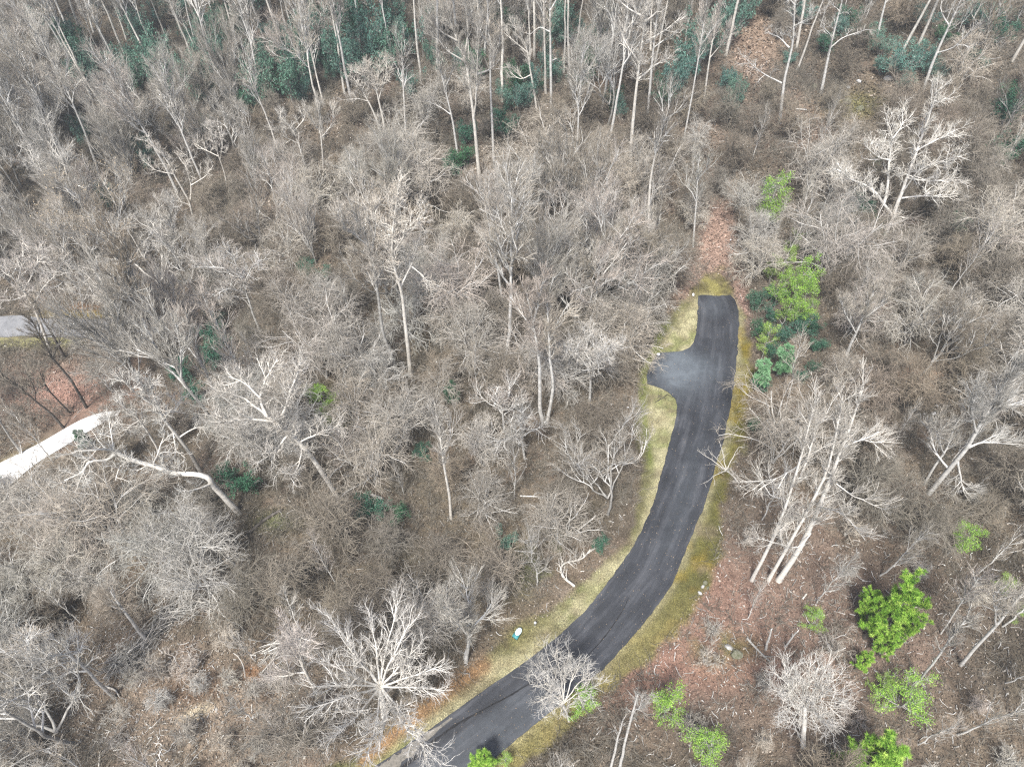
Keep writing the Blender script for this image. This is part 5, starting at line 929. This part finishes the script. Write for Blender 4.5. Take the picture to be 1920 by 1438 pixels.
b = MB(); V = np.concatenate([[(rr * .30 * math.cos(t), .22 + rr * .46 * math.sin(t), z + .002) for t in a] for rr, z in prof[2:]]); idx = np.arange(100).reshape(5, 20); b.raw(V, np.stack([idx[:-1], np.roll(idx[:-1], -1, 1), np.roll(idx[1:], -1, 1), idx[1:]], -1).reshape(-1, 4)); b.build("lid", [M_lid], r)

# white car parked on the driveway, cut by the left edge of the picture
def car():
    B = g1(-30, 922); r = empty("parked_car", B, rad(28)); r.location[2] += .1; tag(r, "white car with dark windows on the driveway, cut by the left edge", "car")
    M_paint = flat("white car paint", (.78, .78, .78), (.8, .8, .8), 1, .25); M_glass, t, bs = mat("dark car glass", .1); bs.inputs["Base Color"].default_value = (.015, .017, .02, 1); M_tyre = flat("tyre rubber", (.015, .015, .015), (.03, .03, .03), 5); M_rim = flat("alloy rim", (.4, .4, .4), (.5, .5, .5), 3, .3)
    prof = [(-2.25, .45), (-2.25, .8), (-2.05, .95), (-1.0, 1.0), (1.9, 1.0), (2.2, .9), (2.25, .45)]; roof = [(-1.05, 1.0), (-.35, 1.5), (1.2, 1.52), (1.85, 1.0)]
    def extr(b, pr, w0, w1):
        n = len(pr); zt = max(p[1] for p in pr); zb = min(p[1] for p in pr)
        wd = [w0 + (w1 - w0) * (p[1] - zb) / (zt - zb) for p in pr]; v = [(p[0], -w_, p[1]) for p, w_ in zip(pr, wd)] + [(p[0], w_, p[1]) for p, w_ in zip(pr, wd)]
        b.raw(v, [(i, (i + 1) % n, (i + 1) % n + n, i + n) for i in range(n)]); c0 = np.mean([v[i] for i in range(n)], 0); c1 = np.mean([v[i + n] for i in range(n)], 0)
        for s, c in ((0, c0), (n, c1)): b.raw([v[i + s] for i in range(n)] + [c], [(i, (i + 1) % n, n) if s else ((i + 1) % n, i, n) for i in range(n)])
    b = MB(); extr(b, prof, .92, .86); b.build("body", [M_paint], r, smooth=False); b = MB(); extr(b, [(-.42, 1.46), (-.3, 1.54), (1.15, 1.56), (1.27, 1.47)], .72, .64); b.build("roof", [M_paint], r, smooth=False)
    b = MB(); extr(b, roof, .84, .68); b.build("windows", [M_glass], r, smooth=False)
    for sx in (-1.4, 1.4):
        for sy in (-.84, .84):
            w_ = MB(); a = np.arange(20) * 2 * np.pi / 20; pr = [(.18, -.1), (.33, -.1), (.33, .1), (.18, .1)]; V = np.concatenate([[(sx + rr * math.cos(t), sy + yy, .33 + rr * math.sin(t)) for t in a] for rr, yy in pr]); idx = np.arange(80).reshape(4, 20); w_.raw(V, np.stack([idx[:-1], np.roll(idx[:-1], -1, 1), np.roll(idx[1:], -1, 1), idx[1:]], -1).reshape(-1, 4)); wo = w_.build("wheel", [M_tyre], r)
            q = MB(); yy = sy + math.copysign(.09, sy); V = [(sx + .18 * math.cos(t), yy, .33 + .18 * math.sin(t)) for t in a] + [(sx, yy, .33)]; k = np.arange(20); q.raw(V, np.stack([k, (k + 1) % 20, np.full(20, 20)], -1)); q.build("rim", [M_rim], wo)
    for sy in (-.6, .6):
        b = MB(); box_mb(b, 2.215, sy, .75, .1, .36, .16); b.build("headlight", [M_lid], r)
car()
hz = MB(); box_mb(hz, 0, 100, 30, 1400, 1400, 120); ho = hz.build("haze", [], smooth=False)
hm = bpy.data.materials.new("haze"); hm.use_nodes = True; T = hm.node_tree; T.nodes.clear(); O = T.nodes.new("ShaderNodeOutputMaterial"); V = T.nodes.new("ShaderNodeVolumePrincipled"); V.inputs["Density"].default_value = .00045; V.inputs["Color"].default_value = (.86, .94, 1, 1)
T.links.new(V.outputs[0], O.inputs["Volume"]); ho.data.materials.append(hm); tag(ho, "thin pale haze in the air over the wood", "haze", kind="stuff")
print("objects", len(bpy.data.objects))
